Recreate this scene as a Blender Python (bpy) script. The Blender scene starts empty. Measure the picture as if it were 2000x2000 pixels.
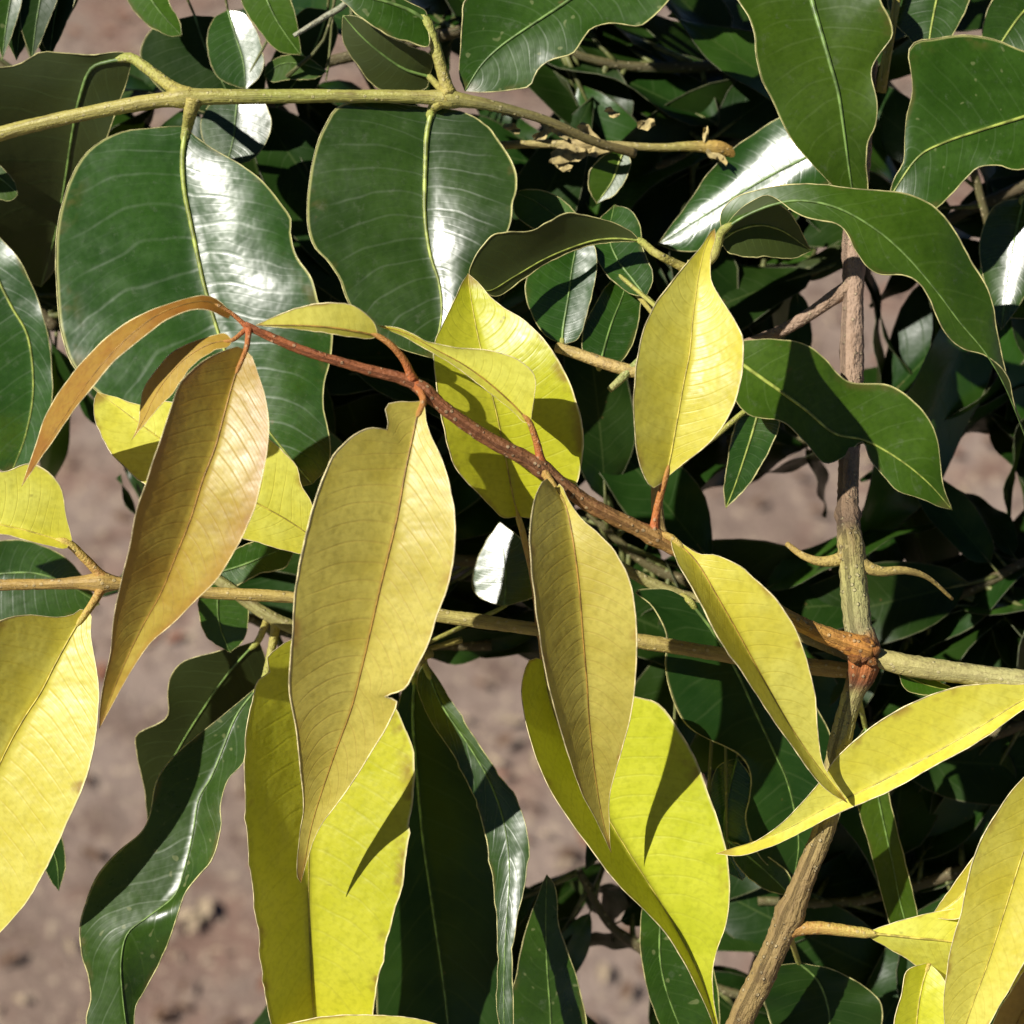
import bpy, math, random
import numpy as np
from mathutils import Vector

# ------------------------------------------------------------------ camera, sky, sun, exposure
sc = bpy.context.scene
COL = sc.collection
PITCH = math.radians(45.0)
CAM = np.array([0.0, -0.353, 1.75])
RGT = np.array([1.0, 0.0, 0.0])
FWD = np.array([0.0, math.cos(PITCH), -math.sin(PITCH)])
UPV = np.array([0.0, math.sin(PITCH), math.cos(PITCH)])
D0, TAN = 0.50, 0.28
PX = D0 * TAN / 1000.0                      # metres per photo pixel at the distance of the front shoot

cam_d = bpy.data.cameras.new('camera'); cam = bpy.data.objects.new('camera', cam_d); COL.objects.link(cam)
cam.location = CAM; cam.rotation_euler = (math.pi / 2 - PITCH, 0, 0)
cam_d.sensor_width = 36; cam_d.lens = 18.0 / TAN
cam_d.clip_start = 0.01; cam_d.clip_end = 200
cam_d.dof.use_dof = True; cam_d.dof.focus_distance = 0.51; cam_d.dof.aperture_fstop = 12.5
sc.camera = cam

TRAVEL = 0.60 * RGT - 0.36 * UPV + 0.71 * FWD          # the way the sunlight travels
TRAVEL /= np.linalg.norm(TRAVEL)
sun_d = bpy.data.lights.new('sun', 'SUN'); sun_d.energy = 5.0; sun_d.angle = math.radians(0.53); sun_d.color = (1.0, 0.955, 0.88)
sun = bpy.data.objects.new('sun', sun_d); COL.objects.link(sun)
sun.rotation_euler = Vector(TRAVEL).to_track_quat('-Z', 'Y').to_euler()
sun.location = (-2, -1, 4)
world = bpy.data.worlds.new('World'); sc.world = world; world.use_nodes = True
wn = world.node_tree.nodes; bg = wn['Background']
sky = wn.new('ShaderNodeTexSky'); sky.sky_type = 'NISHITA'; sky.sun_disc = False; sky.altitude = 2500; sky.air_density = 0.4; sky.dust_density = 0.2
sky.sun_elevation = math.asin(-TRAVEL[2]); sky.sun_rotation = math.atan2(-TRAVEL[0], -TRAVEL[1])
world.node_tree.links.new(sky.outputs[0], bg.inputs[0]); bg.inputs[1].default_value = 0.06
sc.view_settings.view_transform = 'Standard'; sc.view_settings.look = 'None'
sc.view_settings.exposure = 0.32; sc.view_settings.gamma = 1.0
sc.cycles.use_denoising = True; sc.cycles.use_adaptive_sampling = True; sc.cycles.adaptive_threshold = 0.02
sc.cycles.max_bounces = 4; sc.cycles.diffuse_bounces = 2; sc.cycles.glossy_bounces = 2; sc.cycles.transmission_bounces = 3

rng = random.Random(7)

# ------------------------------------------------------------------ helpers
def P(x, y, z=0.0):
    """photo pixel + distance behind the front shoot (in pixel units) -> world point"""
    d = D0 + z * PX
    return CAM + d * (FWD + (x - 1000) / 1000 * TAN * RGT - (y - 1000) / 1000 * TAN * UPV)

def Pn(a):
    a = np.asarray(a, float); d = (D0 + a[:, 2] * PX)[:, None]
    return CAM + d * (FWD + ((a[:, 0:1] - 1000) / 1000 * TAN) * RGT - ((a[:, 1:2] - 1000) / 1000 * TAN) * UPV)

def spline(pts, n):
    """Catmull-Rom through pts, resampled to n points evenly along its length"""
    p = np.asarray(pts, float)
    if len(p) == 2:
        t = np.linspace(0, 1, n)[:, None]; return p[0] * (1 - t) + p[1] * t
    q = np.vstack([2 * p[0] - p[1], p, 2 * p[-1] - p[-2]]); out = []
    for i in range(1, len(q) - 2):
        p0, p1, p2, p3 = q[i-1], q[i], q[i+1], q[i+2]
        for s in np.linspace(0, 1, 10, endpoint=False):
            out.append(0.5 * (2*p1 + (p2-p0)*s + (2*p0-5*p1+4*p2-p3)*s*s + (3*p1-p0-3*p2+p3)*s**3))
    out.append(q[-2]); out = np.array(out)
    seg = np.linalg.norm(np.diff(out[:, :2], axis=0), axis=1) if out.shape[1] < 3 else np.linalg.norm(np.diff(out[:, :3], axis=0), axis=1)
    c = np.concatenate([[0], np.cumsum(seg)]); c /= c[-1]
    t = np.linspace(0, 1, n)
    return np.stack([np.interp(t, c, out[:, k]) for k in range(out.shape[1])], 1)

def interp(vals, t):
    if not hasattr(vals, '__len__'): return np.full(len(t), float(vals))
    v = np.asarray(vals, float)
    if len(v) == 1: return np.full(len(t), v[0])
    if len(v) == 2: return np.interp(t, [0, 1], v)
    s = spline(np.stack([np.linspace(0, 1, len(v)) * 1000, v], 1), 60)
    return np.interp(t, s[:, 0] / 1000, s[:, 1])

def mesh_obj(name, verts, faces, mats, parent=None, uvs=None, fmat=None, smooth=True):
    me = bpy.data.meshes.new(name); me.from_pydata([tuple(v) for v in verts], [], faces)
    for m in mats: me.materials.append(m)
    if fmat is not None: me.polygons.foreach_set('material_index', fmat)
    if uvs is not None:
        ul = me.uv_layers.new(name='leaf'); li = np.zeros(len(me.loops), int); me.loops.foreach_get('vertex_index', li)
        ul.data.foreach_set('uv', np.asarray(uvs)[li].astype(np.float32).ravel())
    if smooth: me.polygons.foreach_set('use_smooth', [True] * len(me.polygons))
    me.update()
    o = bpy.data.objects.new(name, me); COL.objects.link(o)
    if parent is not None: o.parent = parent; o.matrix_parent_inverse = inv_of(parent)
    return o

def inv_of(o):
    from mathutils import Matrix
    return Matrix.Translation(-o.location) if o.type == 'EMPTY' else Matrix.Identity(4)

def thing(name, label, cat, loc, group=None):
    o = bpy.data.objects.new(name, None); COL.objects.link(o); o.empty_display_size = 0.02
    o.location = loc; o['label'] = label; o['category'] = cat
    if group: o['group'] = group
    return o

def tube_geo(pts, rad, sides=8, wob=0.0, seed=0):
    """pts Nx3 world, rad N -> verts, faces, uvs of a closed tapered tube"""
    pts = np.asarray(pts); n = len(pts); rg = np.random.RandomState(seed)
    tan = np.gradient(pts, axis=0); tan /= np.linalg.norm(tan, axis=1)[:, None] + 1e-12
    a = np.array([0.3, 0.2, 0.93]); nrm = np.cross(tan[0], a); nrm /= np.linalg.norm(nrm)
    V, F, U = [], [], []
    for i in range(n):
        nrm = nrm - tan[i] * nrm.dot(tan[i]); nrm /= np.linalg.norm(nrm) + 1e-12; b = np.cross(tan[i], nrm)
        for k in range(sides):
            th = 2 * math.pi * k / sides; r = rad[i] * (1 + wob * rg.uniform(-1, 1))
            V.append(pts[i] + r * (math.cos(th) * nrm + math.sin(th) * b)); U.append((i / (n - 1), k / sides))
    for i in range(n - 1):
        for k in range(sides):
            k2 = (k + 1) % sides
            F.append((i*sides+k, i*sides+k2, (i+1)*sides+k2, (i+1)*sides+k))
    F.append(tuple(range(sides - 1, -1, -1))); F.append(tuple((n-1)*sides + k for k in range(sides)))
    return V, F, U

def stem(parent, pts, mat, name='stem', n=None, wob=0.04, nodes=(), seed=1, sides=12):
    """pts: (x, y, z, r) in photo pixels; nodes: (t, extra, width) swellings"""
    L = sum(math.dist(pts[i][:3], pts[i+1][:3]) for i in range(len(pts) - 1))
    n = n or max(8, int(L / 9)); s = spline(pts, n); t = np.linspace(0, 1, n); r = s[:, 3].copy()
    for (tn, ex, w) in nodes: r *= 1 + ex * np.exp(-((t - tn) / w) ** 2)
    rg = np.random.RandomState(seed); kn = max(4, n // 9); r *= 1 + .09 * np.interp(t, np.linspace(0, 1, kn), rg.uniform(-1, 1, kn))
    j = np.cumsum(rg.normal(0, .25, (n, 2)), axis=0); j -= np.linspace(0, 1, n)[:, None] * j[-1]
    s[:, :2] += j * 0.5
    sc_ = (1 + s[:, 2] * PX / D0)
    V, F, U = tube_geo(Pn(s[:, :3]), r * PX * sc_, sides, wob, seed)
    return mesh_obj(name, V, F, [mat], parent, U)

# ------------------------------------------------------------------ materials
class NT:
    def __init__(s, name):
        s.m = bpy.data.materials.new(name); s.m.use_nodes = True; s.t = s.m.node_tree
        s.t.nodes.clear(); s.out = s.t.nodes.new('ShaderNodeOutputMaterial')
    def n(s, typ, **kw):
        nd = s.t.nodes.new(typ)
        for k, v in kw.items(): setattr(nd, k, v)
        return nd
    def put(s, sock, v):
        if hasattr(v, 'is_linked') or isinstance(v, bpy.types.NodeSocket): s.t.links.new(v, sock)
        else:
            if hasattr(sock.default_value, '__len__') and not isinstance(v, (int, float)) and len(v) == 3 and len(sock.default_value) == 4: v = (*v, 1)
            sock.default_value = v
    def math(s, op, a, b=None, c=None, clamp=False):
        nd = s.n('ShaderNodeMath', operation=op, use_clamp=clamp); s.put(nd.inputs[0], a)
        if b is not None: s.put(nd.inputs[1], b)
        if c is not None: s.put(nd.inputs[2], c)
        return nd.outputs[0]
    def mix(s, f, a, b, mode='MIX'):
        nd = s.n('ShaderNodeMix', data_type='RGBA', blend_type=mode, clamp_factor=True)
        s.put(nd.inputs[0], f); s.put(nd.inputs[6], a); s.put(nd.inputs[7], b); return nd.outputs[2]
    def sm(s, x, lo, hi):
        nd = s.n('ShaderNodeMapRange', interpolation_type='SMOOTHSTEP'); s.put(nd.inputs[0], x)
        s.put(nd.inputs[1], lo); s.put(nd.inputs[2], hi); return nd.outputs[0]
    def noise(s, vec, scale, detail=3, rough=.55):
        nd = s.n('ShaderNodeTexNoise'); s.put(nd.inputs['Vector'], vec); nd.inputs['Scale'].default_value = scale
        nd.inputs['Detail'].default_value = detail; nd.inputs['Roughness'].default_value = rough; return nd.outputs[0]

_mc = {}
def leaf_mat(name, c1, c2, under, vein, margin, rough=.35, rough2=.6, trans=.35, tcol=None, nv=13, spec=.5,
             basecol=None, edgecol=None, simple=False, worn=(.34, .17, .04), dust=0.0, veinamt=.35, bump=.25, fine=.5, coat=0.0, spots=0.0):
    if name in _mc: return _mc[name]
    N = NT(name); tc = N.n('ShaderNodeTexCoord'); obj = tc.outputs['Object']
    uv = N.n('ShaderNodeUVMap', uv_map='leaf'); sep = N.n('ShaderNodeSeparateXYZ'); N.t.links.new(uv.outputs[0], sep.inputs[0])
    u = sep.outputs[0]; av = N.math('ABSOLUTE', N.math('MULTIPLY_ADD', sep.outputs[1], 2.0, -1.0))
    oi = N.n('ShaderNodeObjectInfo'); rnd = oi.outputs['Random']
    nb = N.noise(obj, 38, 2); ns = N.noise(obj, 170, 2)
    blot = N.sm(N.math('ADD', N.math('MULTIPLY', nb, .75), N.math('MULTIPLY', ns, .25)), .36, .64)
    col = N.mix(blot, c1, c2)
    if basecol is not None:
        col = N.mix(N.math('MULTIPLY', N.sm(u, .30, .0), .85), col, basecol)
    if edgecol is not None:
        e = N.math('MULTIPLY', N.sm(N.math('ADD', av, N.math('MULTIPLY', nb, .5)), .75, 1.25), .8); col = N.mix(e, col, edgecol)
    # side veins: lines leaving the midrib at a slant and curving towards the tip
    ph = N.math('SUBTRACT', N.math('MULTIPLY', u, float(nv)), N.math('MULTIPLY', N.math('POWER', av, 1.35), nv * .13))
    ph = N.math('ADD', ph, N.math('MULTIPLY', nb, .9)); ph = N.math('ADD', ph, N.math('MULTIPLY', N.math('SIGN', N.math('SUBTRACT', sep.outputs[1], .5)), .23))
    tri = N.math('ABSOLUTE', N.math('MULTIPLY_ADD', N.math('FRACT', ph), 2.0, -1.0))
    vm = N.math('MULTIPLY', N.sm(tri, .82, 1.0), N.sm(av, 1.0, .55))
    ph2 = N.math('MULTIPLY_ADD', N.math('FRACT', N.math('MULTIPLY', ph, 3.0)), 2.0, -1.0)
    vm2 = N.math('MULTIPLY', N.sm(N.math('ABSOLUTE', ph2), .7, 1.0), .35)
    if not simple: vo = N.n('ShaderNodeTexVoronoi', feature='DISTANCE_TO_EDGE'); N.put(vo.inputs['Vector'], obj); vo.inputs['Scale'].default_value = 900
    ret = 0.0 if simple else N.sm(vo.outputs['Distance'], .12, .0)
    vv = N.math('ADD', vm, N.math('MULTIPLY', vm2, .6), clamp=True)
    col = N.mix(N.math('MULTIPLY', vv, veinamt), col, vein)
    if not simple: col = N.mix(N.math('MULTIPLY', ret, veinamt * .35 * fine), col, vein)
    mr = N.sm(av, .045, .012); col = N.mix(N.math('MULTIPLY', mr, .7), col, vein)
    if spots:
        sp = N.sm(N.noise(obj, 420, 0), .76, .82); col = N.mix(N.math('MULTIPLY', sp, spots), col, (.35, .36, .16))
    # small brown flecks
    fl = N.sm(ns, .74, .79); col = N.mix(N.math('MULTIPLY', fl, .5), col, (.16, .09, .03))
    if not simple:
        gr = N.noise(obj, 650, 1); col = N.mix(N.math('MULTIPLY', N.sm(gr, .40, .75), .30), col, tuple(x * .62 for x in c1))
        st = N.sm(N.noise(obj, 62, 3, .7), .60, .72); col = N.mix(N.math('MULTIPLY', st, .30), col, tuple(x * .7 for x in c1))
    if not simple:
        wr = N.math('MULTIPLY', N.sm(av, .80, .98), N.sm(N.noise(obj, 75, 3, .65), .52, .66)); col = N.mix(N.math('MULTIPLY', wr, .75), col, worn)
        tp = N.math('MULTIPLY', N.sm(N.math('ADD', u, N.math('MULTIPLY', ns, .08)), .97, 1.03), .8); col = N.mix(tp, col, worn)
        if dust: col = N.mix(N.math('MULTIPLY', N.sm(N.noise(obj, 240, 4, .75), .56, .74), dust), col, (.17, .19, .13))
    hs = N.n('ShaderNodeHueSaturation'); N.put(hs.inputs['Hue'], N.math('MULTIPLY_ADD', rnd, .02, .49)); N.put(hs.inputs['Value'], N.math('MULTIPLY_ADD', rnd, .25, .88))
    N.put(hs.inputs['Color'], col); top = hs.outputs[0]
    mg = N.sm(av, .972, .992); top = N.mix(N.math('MULTIPLY', mg, .85), top, margin)
    geo = N.n('ShaderNodeNewGeometry'); back = geo.outputs['Backfacing']
    ucol = N.mix(N.math('MULTIPLY', vv, veinamt), N.mix(blot, under, tuple(x * .85 for x in under)), vein)
    ucol = N.mix(N.math('MULTIPLY', mg, .85), ucol, margin)
    base = N.mix(back, top, ucol)
    hgt = N.math('ADD', N.math('MULTIPLY', vv, -.16), N.math('MULTIPLY', nb, 4.0))
    hgt = N.math('ADD', hgt, N.math('MULTIPLY', ns, 1.3))
    bp = N.n('ShaderNodeBump'); bp.inputs['Strength'].default_value = bump; bp.inputs['Distance'].default_value = .0012; N.put(bp.inputs['Height'], hgt)
    pr = N.n('ShaderNodeBsdfPrincipled'); N.put(pr.inputs['Base Color'], base); N.put(pr.inputs['Normal'], bp.outputs[0])
    rr = N.math('MULTIPLY_ADD', N.math('SUBTRACT', N.math('ADD', N.math('MULTIPLY', ns, .6), N.math('MULTIPLY', vv, .3)), .4), .42, rough, clamp=True)
    N.put(pr.inputs['Roughness'], N.math('ADD', N.math('MULTIPLY', back, rough2 - rough), rr)); pr.inputs['Specular IOR Level'].default_value = spec
    pr.inputs['Coat Weight'].default_value = coat; pr.inputs['Coat Roughness'].default_value = .22
    tl = N.n('ShaderNodeBsdfTranslucent'); tcol = tcol or c2
    tb = N.mix(.55, tcol, top, 'MIX'); N.put(tl.inputs[0], tb)
    mx = N.n('ShaderNodeMixShader'); mx.inputs[0].default_value = trans
    N.t.links.new(pr.outputs[0], mx.inputs[1]); N.t.links.new(tl.outputs[0], mx.inputs[2]); N.t.links.new(mx.outputs[0], N.out.inputs[0])
    _mc[name] = N.m; return N.m

def stem_mat(name, ramp, rough=.6, bump=.5, flecks=(.12, .07, .03), fleckamt=.45, scale=1.0):
    """ramp: colour stops along the stem"""
    if name in _mc: return _mc[name]
    N = NT(name); tc = N.n('ShaderNodeTexCoord'); obj = tc.outputs['Object']
    uv = N.n('ShaderNodeUVMap', uv_map='leaf'); sep = N.n('ShaderNodeSeparateXYZ'); N.t.links.new(uv.outputs[0], sep.inputs[0])
    nb = N.noise(obj, 120 * scale, 4); nf = N.noise(obj, 900 * scale, 3)
    cr = N.n('ShaderNodeValToRGB'); N.put(cr.inputs[0], N.math('ADD', sep.outputs[0], N.math('MULTIPLY', N.math('SUBTRACT', nb, .5), .03)))
    el = cr.color_ramp.elements
    while len(el) < len(ramp): el.new(.5)
    for e, (p, c) in zip(el, ramp): e.position = p; e.color = (*c, 1)
    col = N.mix(N.math('MULTIPLY', N.sm(nb, .5, .72), fleckamt), cr.outputs[0], flecks)
    col = N.mix(N.math('MULTIPLY', N.sm(nf, .55, .75), fleckamt), col, flecks)
    mp = N.n('ShaderNodeMapping'); N.put(mp.inputs[0], uv.outputs[0]); mp.inputs['Scale'].default_value = (26, 9, 1)
    sk = N.noise(mp.outputs[0], 1.0, 3, .6); col = N.mix(N.math('MULTIPLY', N.sm(sk, .48, .68), .5), col, flecks)
    vl = N.n('ShaderNodeTexVoronoi'); N.put(vl.inputs['Vector'], obj); vl.inputs['Scale'].default_value = 420
    ln_ = N.sm(vl.outputs['Distance'], .26, .16); col = N.mix(N.math('MULTIPLY', ln_, .4), col, (.56, .47, .27))
    bp = N.n('ShaderNodeBump'); bp.inputs['Strength'].default_value = bump; bp.inputs['Distance'].default_value = .0012
    N.put(bp.inputs['Height'], N.math('ADD', N.math('ADD', nb, N.math('MULTIPLY', ln_, .5)), N.math('ADD', N.math('MULTIPLY', nf, .5), N.math('MULTIPLY', sk, 1.2))))
    pr = N.n('ShaderNodeBsdfPrincipled'); N.put(pr.inputs['Base Color'], col); pr.inputs['Roughness'].default_value = rough
    N.put(pr.inputs['Normal'], bp.outputs[0]); N.t.links.new(pr.outputs[0], N.out.inputs[0])
    _mc[name] = N.m; return N.m

def plain(name, c, rough=.55):
    if name in _mc: return _mc[name]
    N = NT(name); tc = N.n('ShaderNodeTexCoord'); nb = N.noise(tc.outputs['Object'], 300, 3)
    col = N.mix(N.sm(nb, .35, .65), tuple(x * .5 for x in c), tuple(min(1, x * 1.2) for x in c))
    pr = N.n('ShaderNodeBsdfPrincipled'); N.put(pr.inputs['Base Color'], col); pr.inputs['Roughness'].default_value = rough
    N.t.links.new(pr.outputs[0], N.out.inputs[0]); _mc[name] = N.m; return N.m

MARG = (.46, .46, .16)
GRN  = lambda: leaf_mat('mature_leaf', (.024, .062, .004), (.038, .090, .007), (.045, .062, .010), (.085, .15, .025), MARG, rough=.34, trans=.14, tcol=(.20, .28, .008), spec=.5, veinamt=.12, bump=.10, fine=.4, spots=.3, worn=(.10, .09, .02), dust=.22)
GRNB = lambda: leaf_mat('mature_leaf_bright', (.036, .086, .004), (.056, .118, .007), (.050, .072, .010), (.10, .17, .025), MARG, rough=.40, trans=.16, tcol=(.24, .34, .008), spec=.45, veinamt=.2, bump=.10, fine=.4, worn=(.10, .09, .02), dust=.22)
GRNG = lambda: leaf_mat('mature_leaf_glossy', (.020, .056, .005), (.034, .084, .009), (.042, .060, .010), (.085, .14, .030), MARG, rough=.29, trans=.12, tcol=(.18, .26, .008), spec=.8, veinamt=.07, bump=.10, fine=.4, worn=(.10, .09, .02), dust=.22)
GRND = lambda: leaf_mat('mature_leaf_shade_toned', (.010, .031, .004), (.018, .045, .006), (.026, .036, .007), (.05, .08, .02), (.22, .22, .09), rough=.42, trans=.10, tcol=(.10, .16, .006), spec=.22, veinamt=.2, bump=.12, fine=.3, simple=True)  # darker copy of the mature leaf; deep shade put into its colour
YEL  = lambda: leaf_mat('young_leaf_yellow', (.82, .76, .075), (.92, .89, .16), (.66, .54, .14), (.66, .54, .04), (.90, .82, .34), rough=.42, trans=.36, tcol=(.80, .72, .03), veinamt=.24, bump=.26, nv=20)
LIME = lambda: leaf_mat('young_leaf_lime', (.66, .70, .030), (.80, .82, .055), (.56, .50, .12), (.50, .50, .04), (.84, .80, .30), rough=.42, trans=.40, tcol=(.70, .74, .015), veinamt=.22, bump=.26, nv=20)
TAN_ = lambda: leaf_mat('young_leaf_tan', (.48, .40, .055), (.60, .52, .10), (.52, .36, .13), (.42, .28, .05), (.80, .68, .42), rough=.48, trans=.20, tcol=(.60, .40, .02), veinamt=.34, bump=.26, fine=.9, nv=26)
BRZ  = lambda: leaf_mat('young_leaf_bronze', (.38, .25, .026), (.47, .37, .052), (.46, .28, .09), (.34, .18, .03), (.66, .48, .20), rough=.46, trans=.18, tcol=(.52, .28, .015), veinamt=.30, bump=.26, fine=.9, edgecol=(.40, .23, .03), nv=24)
RED  = lambda: leaf_mat('young_leaf_red', (.25, .090, .014), (.31, .165, .024), (.44, .24, .07), (.30, .09, .02), (.70, .45, .16), rough=.45, trans=.18, tcol=(.60, .24, .02), veinamt=.2, bump=.18, fine=.9)
OCH  = lambda: leaf_mat('young_leaf_ochre', (.34, .20, .028), (.41, .27, .048), (.46, .30, .09), (.34, .18, .03), (.64, .46, .20), rough=.46, trans=.18, tcol=(.62, .36, .02), veinamt=.2, bump=.18, fine=.9)
RIBG = lambda: plain('green_midrib', (.34, .40, .075), .45)
RIBP = lambda: plain('pale_midrib', (.16, .26, .06), .45)
RIBY = lambda: plain('yellow_midrib', (.56, .46, .08), .5)
RIBB = lambda: plain('bronze_midrib', (.36, .20, .035), .5)
MARGM = lambda: plain('pale_margin', (.52, .48, .20), .4)
MARGD = lambda: plain('dull_margin', (.16, .17, .06), .5)
MARGY = lambda: plain('cream_margin', (.82, .70, .36), .4)
PETG = lambda: stem_mat('olive_petiole', [(0, (.46, .38, .09)), (1, (.36, .40, .08))], fleckamt=.25)
PETY = lambda: stem_mat('yellow_petiole', [(0, (.46, .24, .06)), (1, (.58, .48, .10))], fleckamt=.3, flecks=(.34, .10, .03))
PETR = lambda: stem_mat('red_petiole', [(0, (.46, .12, .03)), (1, (.46, .24, .05))], fleckamt=.3, flecks=(.36, .10, .03))

# ------------------------------------------------------------------ one leaf
LEAFN = [0]
def leaf(parent, mat, mid, L, R, z, fl=.3, fr=.3, p=1.25, wave=0.0, wn=4.5, pet=None, petr=(6, 4), petm=None, rib=None, ribr=(3.2, .8),
         marg=None, mr=1.7, under=False, label=None, nu=46, nvv=8, jit=.7, rough_edge=0.0, curl=None):
    """mid / L / R: midrib and the two margins in photo pixels, base to tip (margins without the end points);
    z: depth along the midrib; fl, fr: how steeply each half rises towards the camera from the midrib"""
    LEAFN[0] += 1; seed = LEAFN[0]; rg = np.random.RandomState(seed)
    t = np.linspace(0, 1, nu)
    M = spline(mid, nu); EL = spline([mid[0]] + list(L) + [mid[-1]], nu); ER = spline([mid[0]] + list(R) + [mid[-1]], nu)
    yk = mat.name.startswith('young')
    if curl is None: curl = 0.0 if yk else .3
    if yk: p = 1.0 + (p - 1) * .45
    Z = interp(z, t); FL = interp(fl, t) * (1.4 if yk else 1); FR = interp(fr, t) * (1.4 if yk else 1)
    def jitter():
        j = rg.normal(0, 1, (nu, 2)); j[1:-1] = (j[:-2] + 2*j[1:-1] + j[2:]) / 4; j[0] = j[-1] = 0
        return j * (jit + rough_edge * rg.uniform(0, 1, (nu, 1)) ** 2)
    EL = EL + jitter(); ER = ER + jitter()
    phase = rg.uniform(0, 6.28)
    V, U = [], []; cols = 2 * nvv + 1
    for i in range(nu):
        for k in range(-nvv, nvv + 1):
            v = k / nvv; E, f = (EL, FL) if k < 0 else (ER, FR); a = abs(v)
            xy = M[i] * (1 - a) + E[i] * a; w = math.dist(M[i], E[i])
            zz = Z[i] - f[i] * w * (a ** p - curl * a * a)
            zz += wave * (a ** 2) * min(1, w / 60) * math.sin(t[i] * wn * 6.283 + phase + (2.1 if k > 0 else 0)) * math.sin(math.pi * t[i]) ** .5
            V.append((xy[0], xy[1], zz)); U.append((t[i], v * .5 + .5))
    W = Pn(V); F = []
    for i in range(nu - 1):
        for k in range(cols - 1):
            a0 = i * cols + k; F.append((a0, a0 + cols, a0 + cols + 1, a0 + 1))
    # face the upper side to the camera (or away when the underside shows)
    s = 0.0
    for f in F[::7]:
        nn = np.cross(W[f[1]] - W[f[0]], W[f[3]] - W[f[0]]); s += nn.dot(CAM - W[f[0]])
    if (s < 0) != under: F = [tuple(reversed(f)) for f in F]
    fm = [0] * len(F); Vl = list(W); Ul = list(U)
    # rolled margin: a thin cord that gives the edge its thickness
    mm = marg or MARGM()
    for idx in (0, cols - 1):
        line = W[[i * cols + idx for i in range(nu)]]
        r = .62 * mr * PX * np.sin(np.pi * np.clip(t, .02, .98)) ** .35 * (.55 + .9 * np.interp(t, np.linspace(0, 1, 12), rg.uniform(0, 1, 12)))
        tv, tf, tu = tube_geo(line, r, 5, .1, seed); o = len(Vl)
        Vl += list(tv); Ul += [(a, 1.0) for a, b in tu]; F += [tuple(o + q for q in f) for f in tf]; fm += [1] * len(tf)
    lf = mesh_obj('leaf', Vl, F, [mat, mm], parent, Ul, fm)
    if label: lf['label'] = label
    # midrib
    if rib is not None:
        m3 = W[[i * cols + nvv for i in range(nu)]].copy(); sgn = 1.0
        rr = np.linspace(ribr[0], ribr[1], nu) * PX * (.6 if yk else .9)
        m3 += (CAM - m3) / np.linalg.norm(CAM - m3, axis=1)[:, None] * (rr * .45)[:, None] * sgn
        V2, F2, U2 = tube_geo(m3, rr, 7, .05, seed); mesh_obj('midrib', V2, F2, [rib], lf, U2)
    if pet is not None:
        pp = [tuple(q) for q in pet] + [(mid[0][0], mid[0][1], float(Z[0])), (M[3][0], M[3][1], float(Z[3]))]
        s3 = spline(pp, 22); rr = np.linspace(petr[0], petr[1], 22); rr[:4] *= [1.35, 1.25, 1.12, 1.04]; rr[-3:] *= [.85, .6, .3]
        V2, F2, U2 = tube_geo(Pn(s3), rr * PX * (1 + s3[:, 2] * PX / D0), 9, .05, seed)
        mesh_obj('petiole', V2, F2, [petm or PETG()], lf, U2)
    return lf

# ------------------------------------------------------------------ ground
def ground():
    N = NT('dry_earth'); tc = N.n('ShaderNodeTexCoord'); ob = tc.outputs['Object']
    a = N.noise(ob, 2.2, 5); b = N.noise(ob, 14, 5, .6); c = N.noise(ob, 70, 4); d = N.noise(ob, 5.0, 4, .6)
    col = N.mix(N.sm(a, .35, .65), (.20, .145, .115), (.26, .20, .165))
    col = N.mix(N.math('MULTIPLY', N.sm(b, .48, .66), .65), col, (.115, .072, .055))
    col = N.mix(N.math('MULTIPLY', N.sm(d, .50, .64), .6), col, (.20, .115, .085))
    col = N.mix(N.math('MULTIPLY', N.sm(c, .54, .70), .75), col, (.44, .35, .25))
    bp = N.n('ShaderNodeBump'); bp.inputs['Strength'].default_value = .7; bp.inputs['Distance'].default_value = .02
    N.put(bp.inputs['Height'], N.math('ADD', b, N.math('MULTIPLY', c, .35)))
    pr = N.n('ShaderNodeBsdfPrincipled'); N.put(pr.inputs['Base Color'], col); pr.inputs['Roughness'].default_value = .95; pr.inputs['Specular IOR Level'].default_value = .15
    N.put(pr.inputs['Normal'], bp.outputs[0]); N.t.links.new(pr.outputs[0], N.out.inputs[0])
    V, F = [], []; n = 70
    xs = np.concatenate([np.linspace(-40, -3, 10), np.linspace(-2.8, 2.8, n), np.linspace(3, 40, 10)])
    ys = np.concatenate([np.linspace(-40, -2, 10), np.linspace(-1.8, 4.5, n), np.linspace(4.8, 60, 10)])
    rg = np.random.RandomState(3); ph = rg.uniform(0, 6.28, (12, 2)); fr = rg.uniform(1.5, 9, (12, 2))
    for y in ys:
        for x in xs:
            h = sum(math.sin(fr[q, 0] * x + ph[q, 0]) * math.sin(fr[q, 1] * y + ph[q, 1]) / fr[q, 0] for q in range(12)) * .012
            V.append((x, y, h))
    m = len(xs)
    for j in range(len(ys) - 1):
        for i in range(m - 1): F.append((j*m+i, j*m+i+1, (j+1)*m+i+1, (j+1)*m+i))
    g = mesh_obj('ground', V, F, [N.m]); g['kind'] = 'structure'
    g['label'] = 'dry pinkish brown earth under the shrub'
ground()
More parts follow.
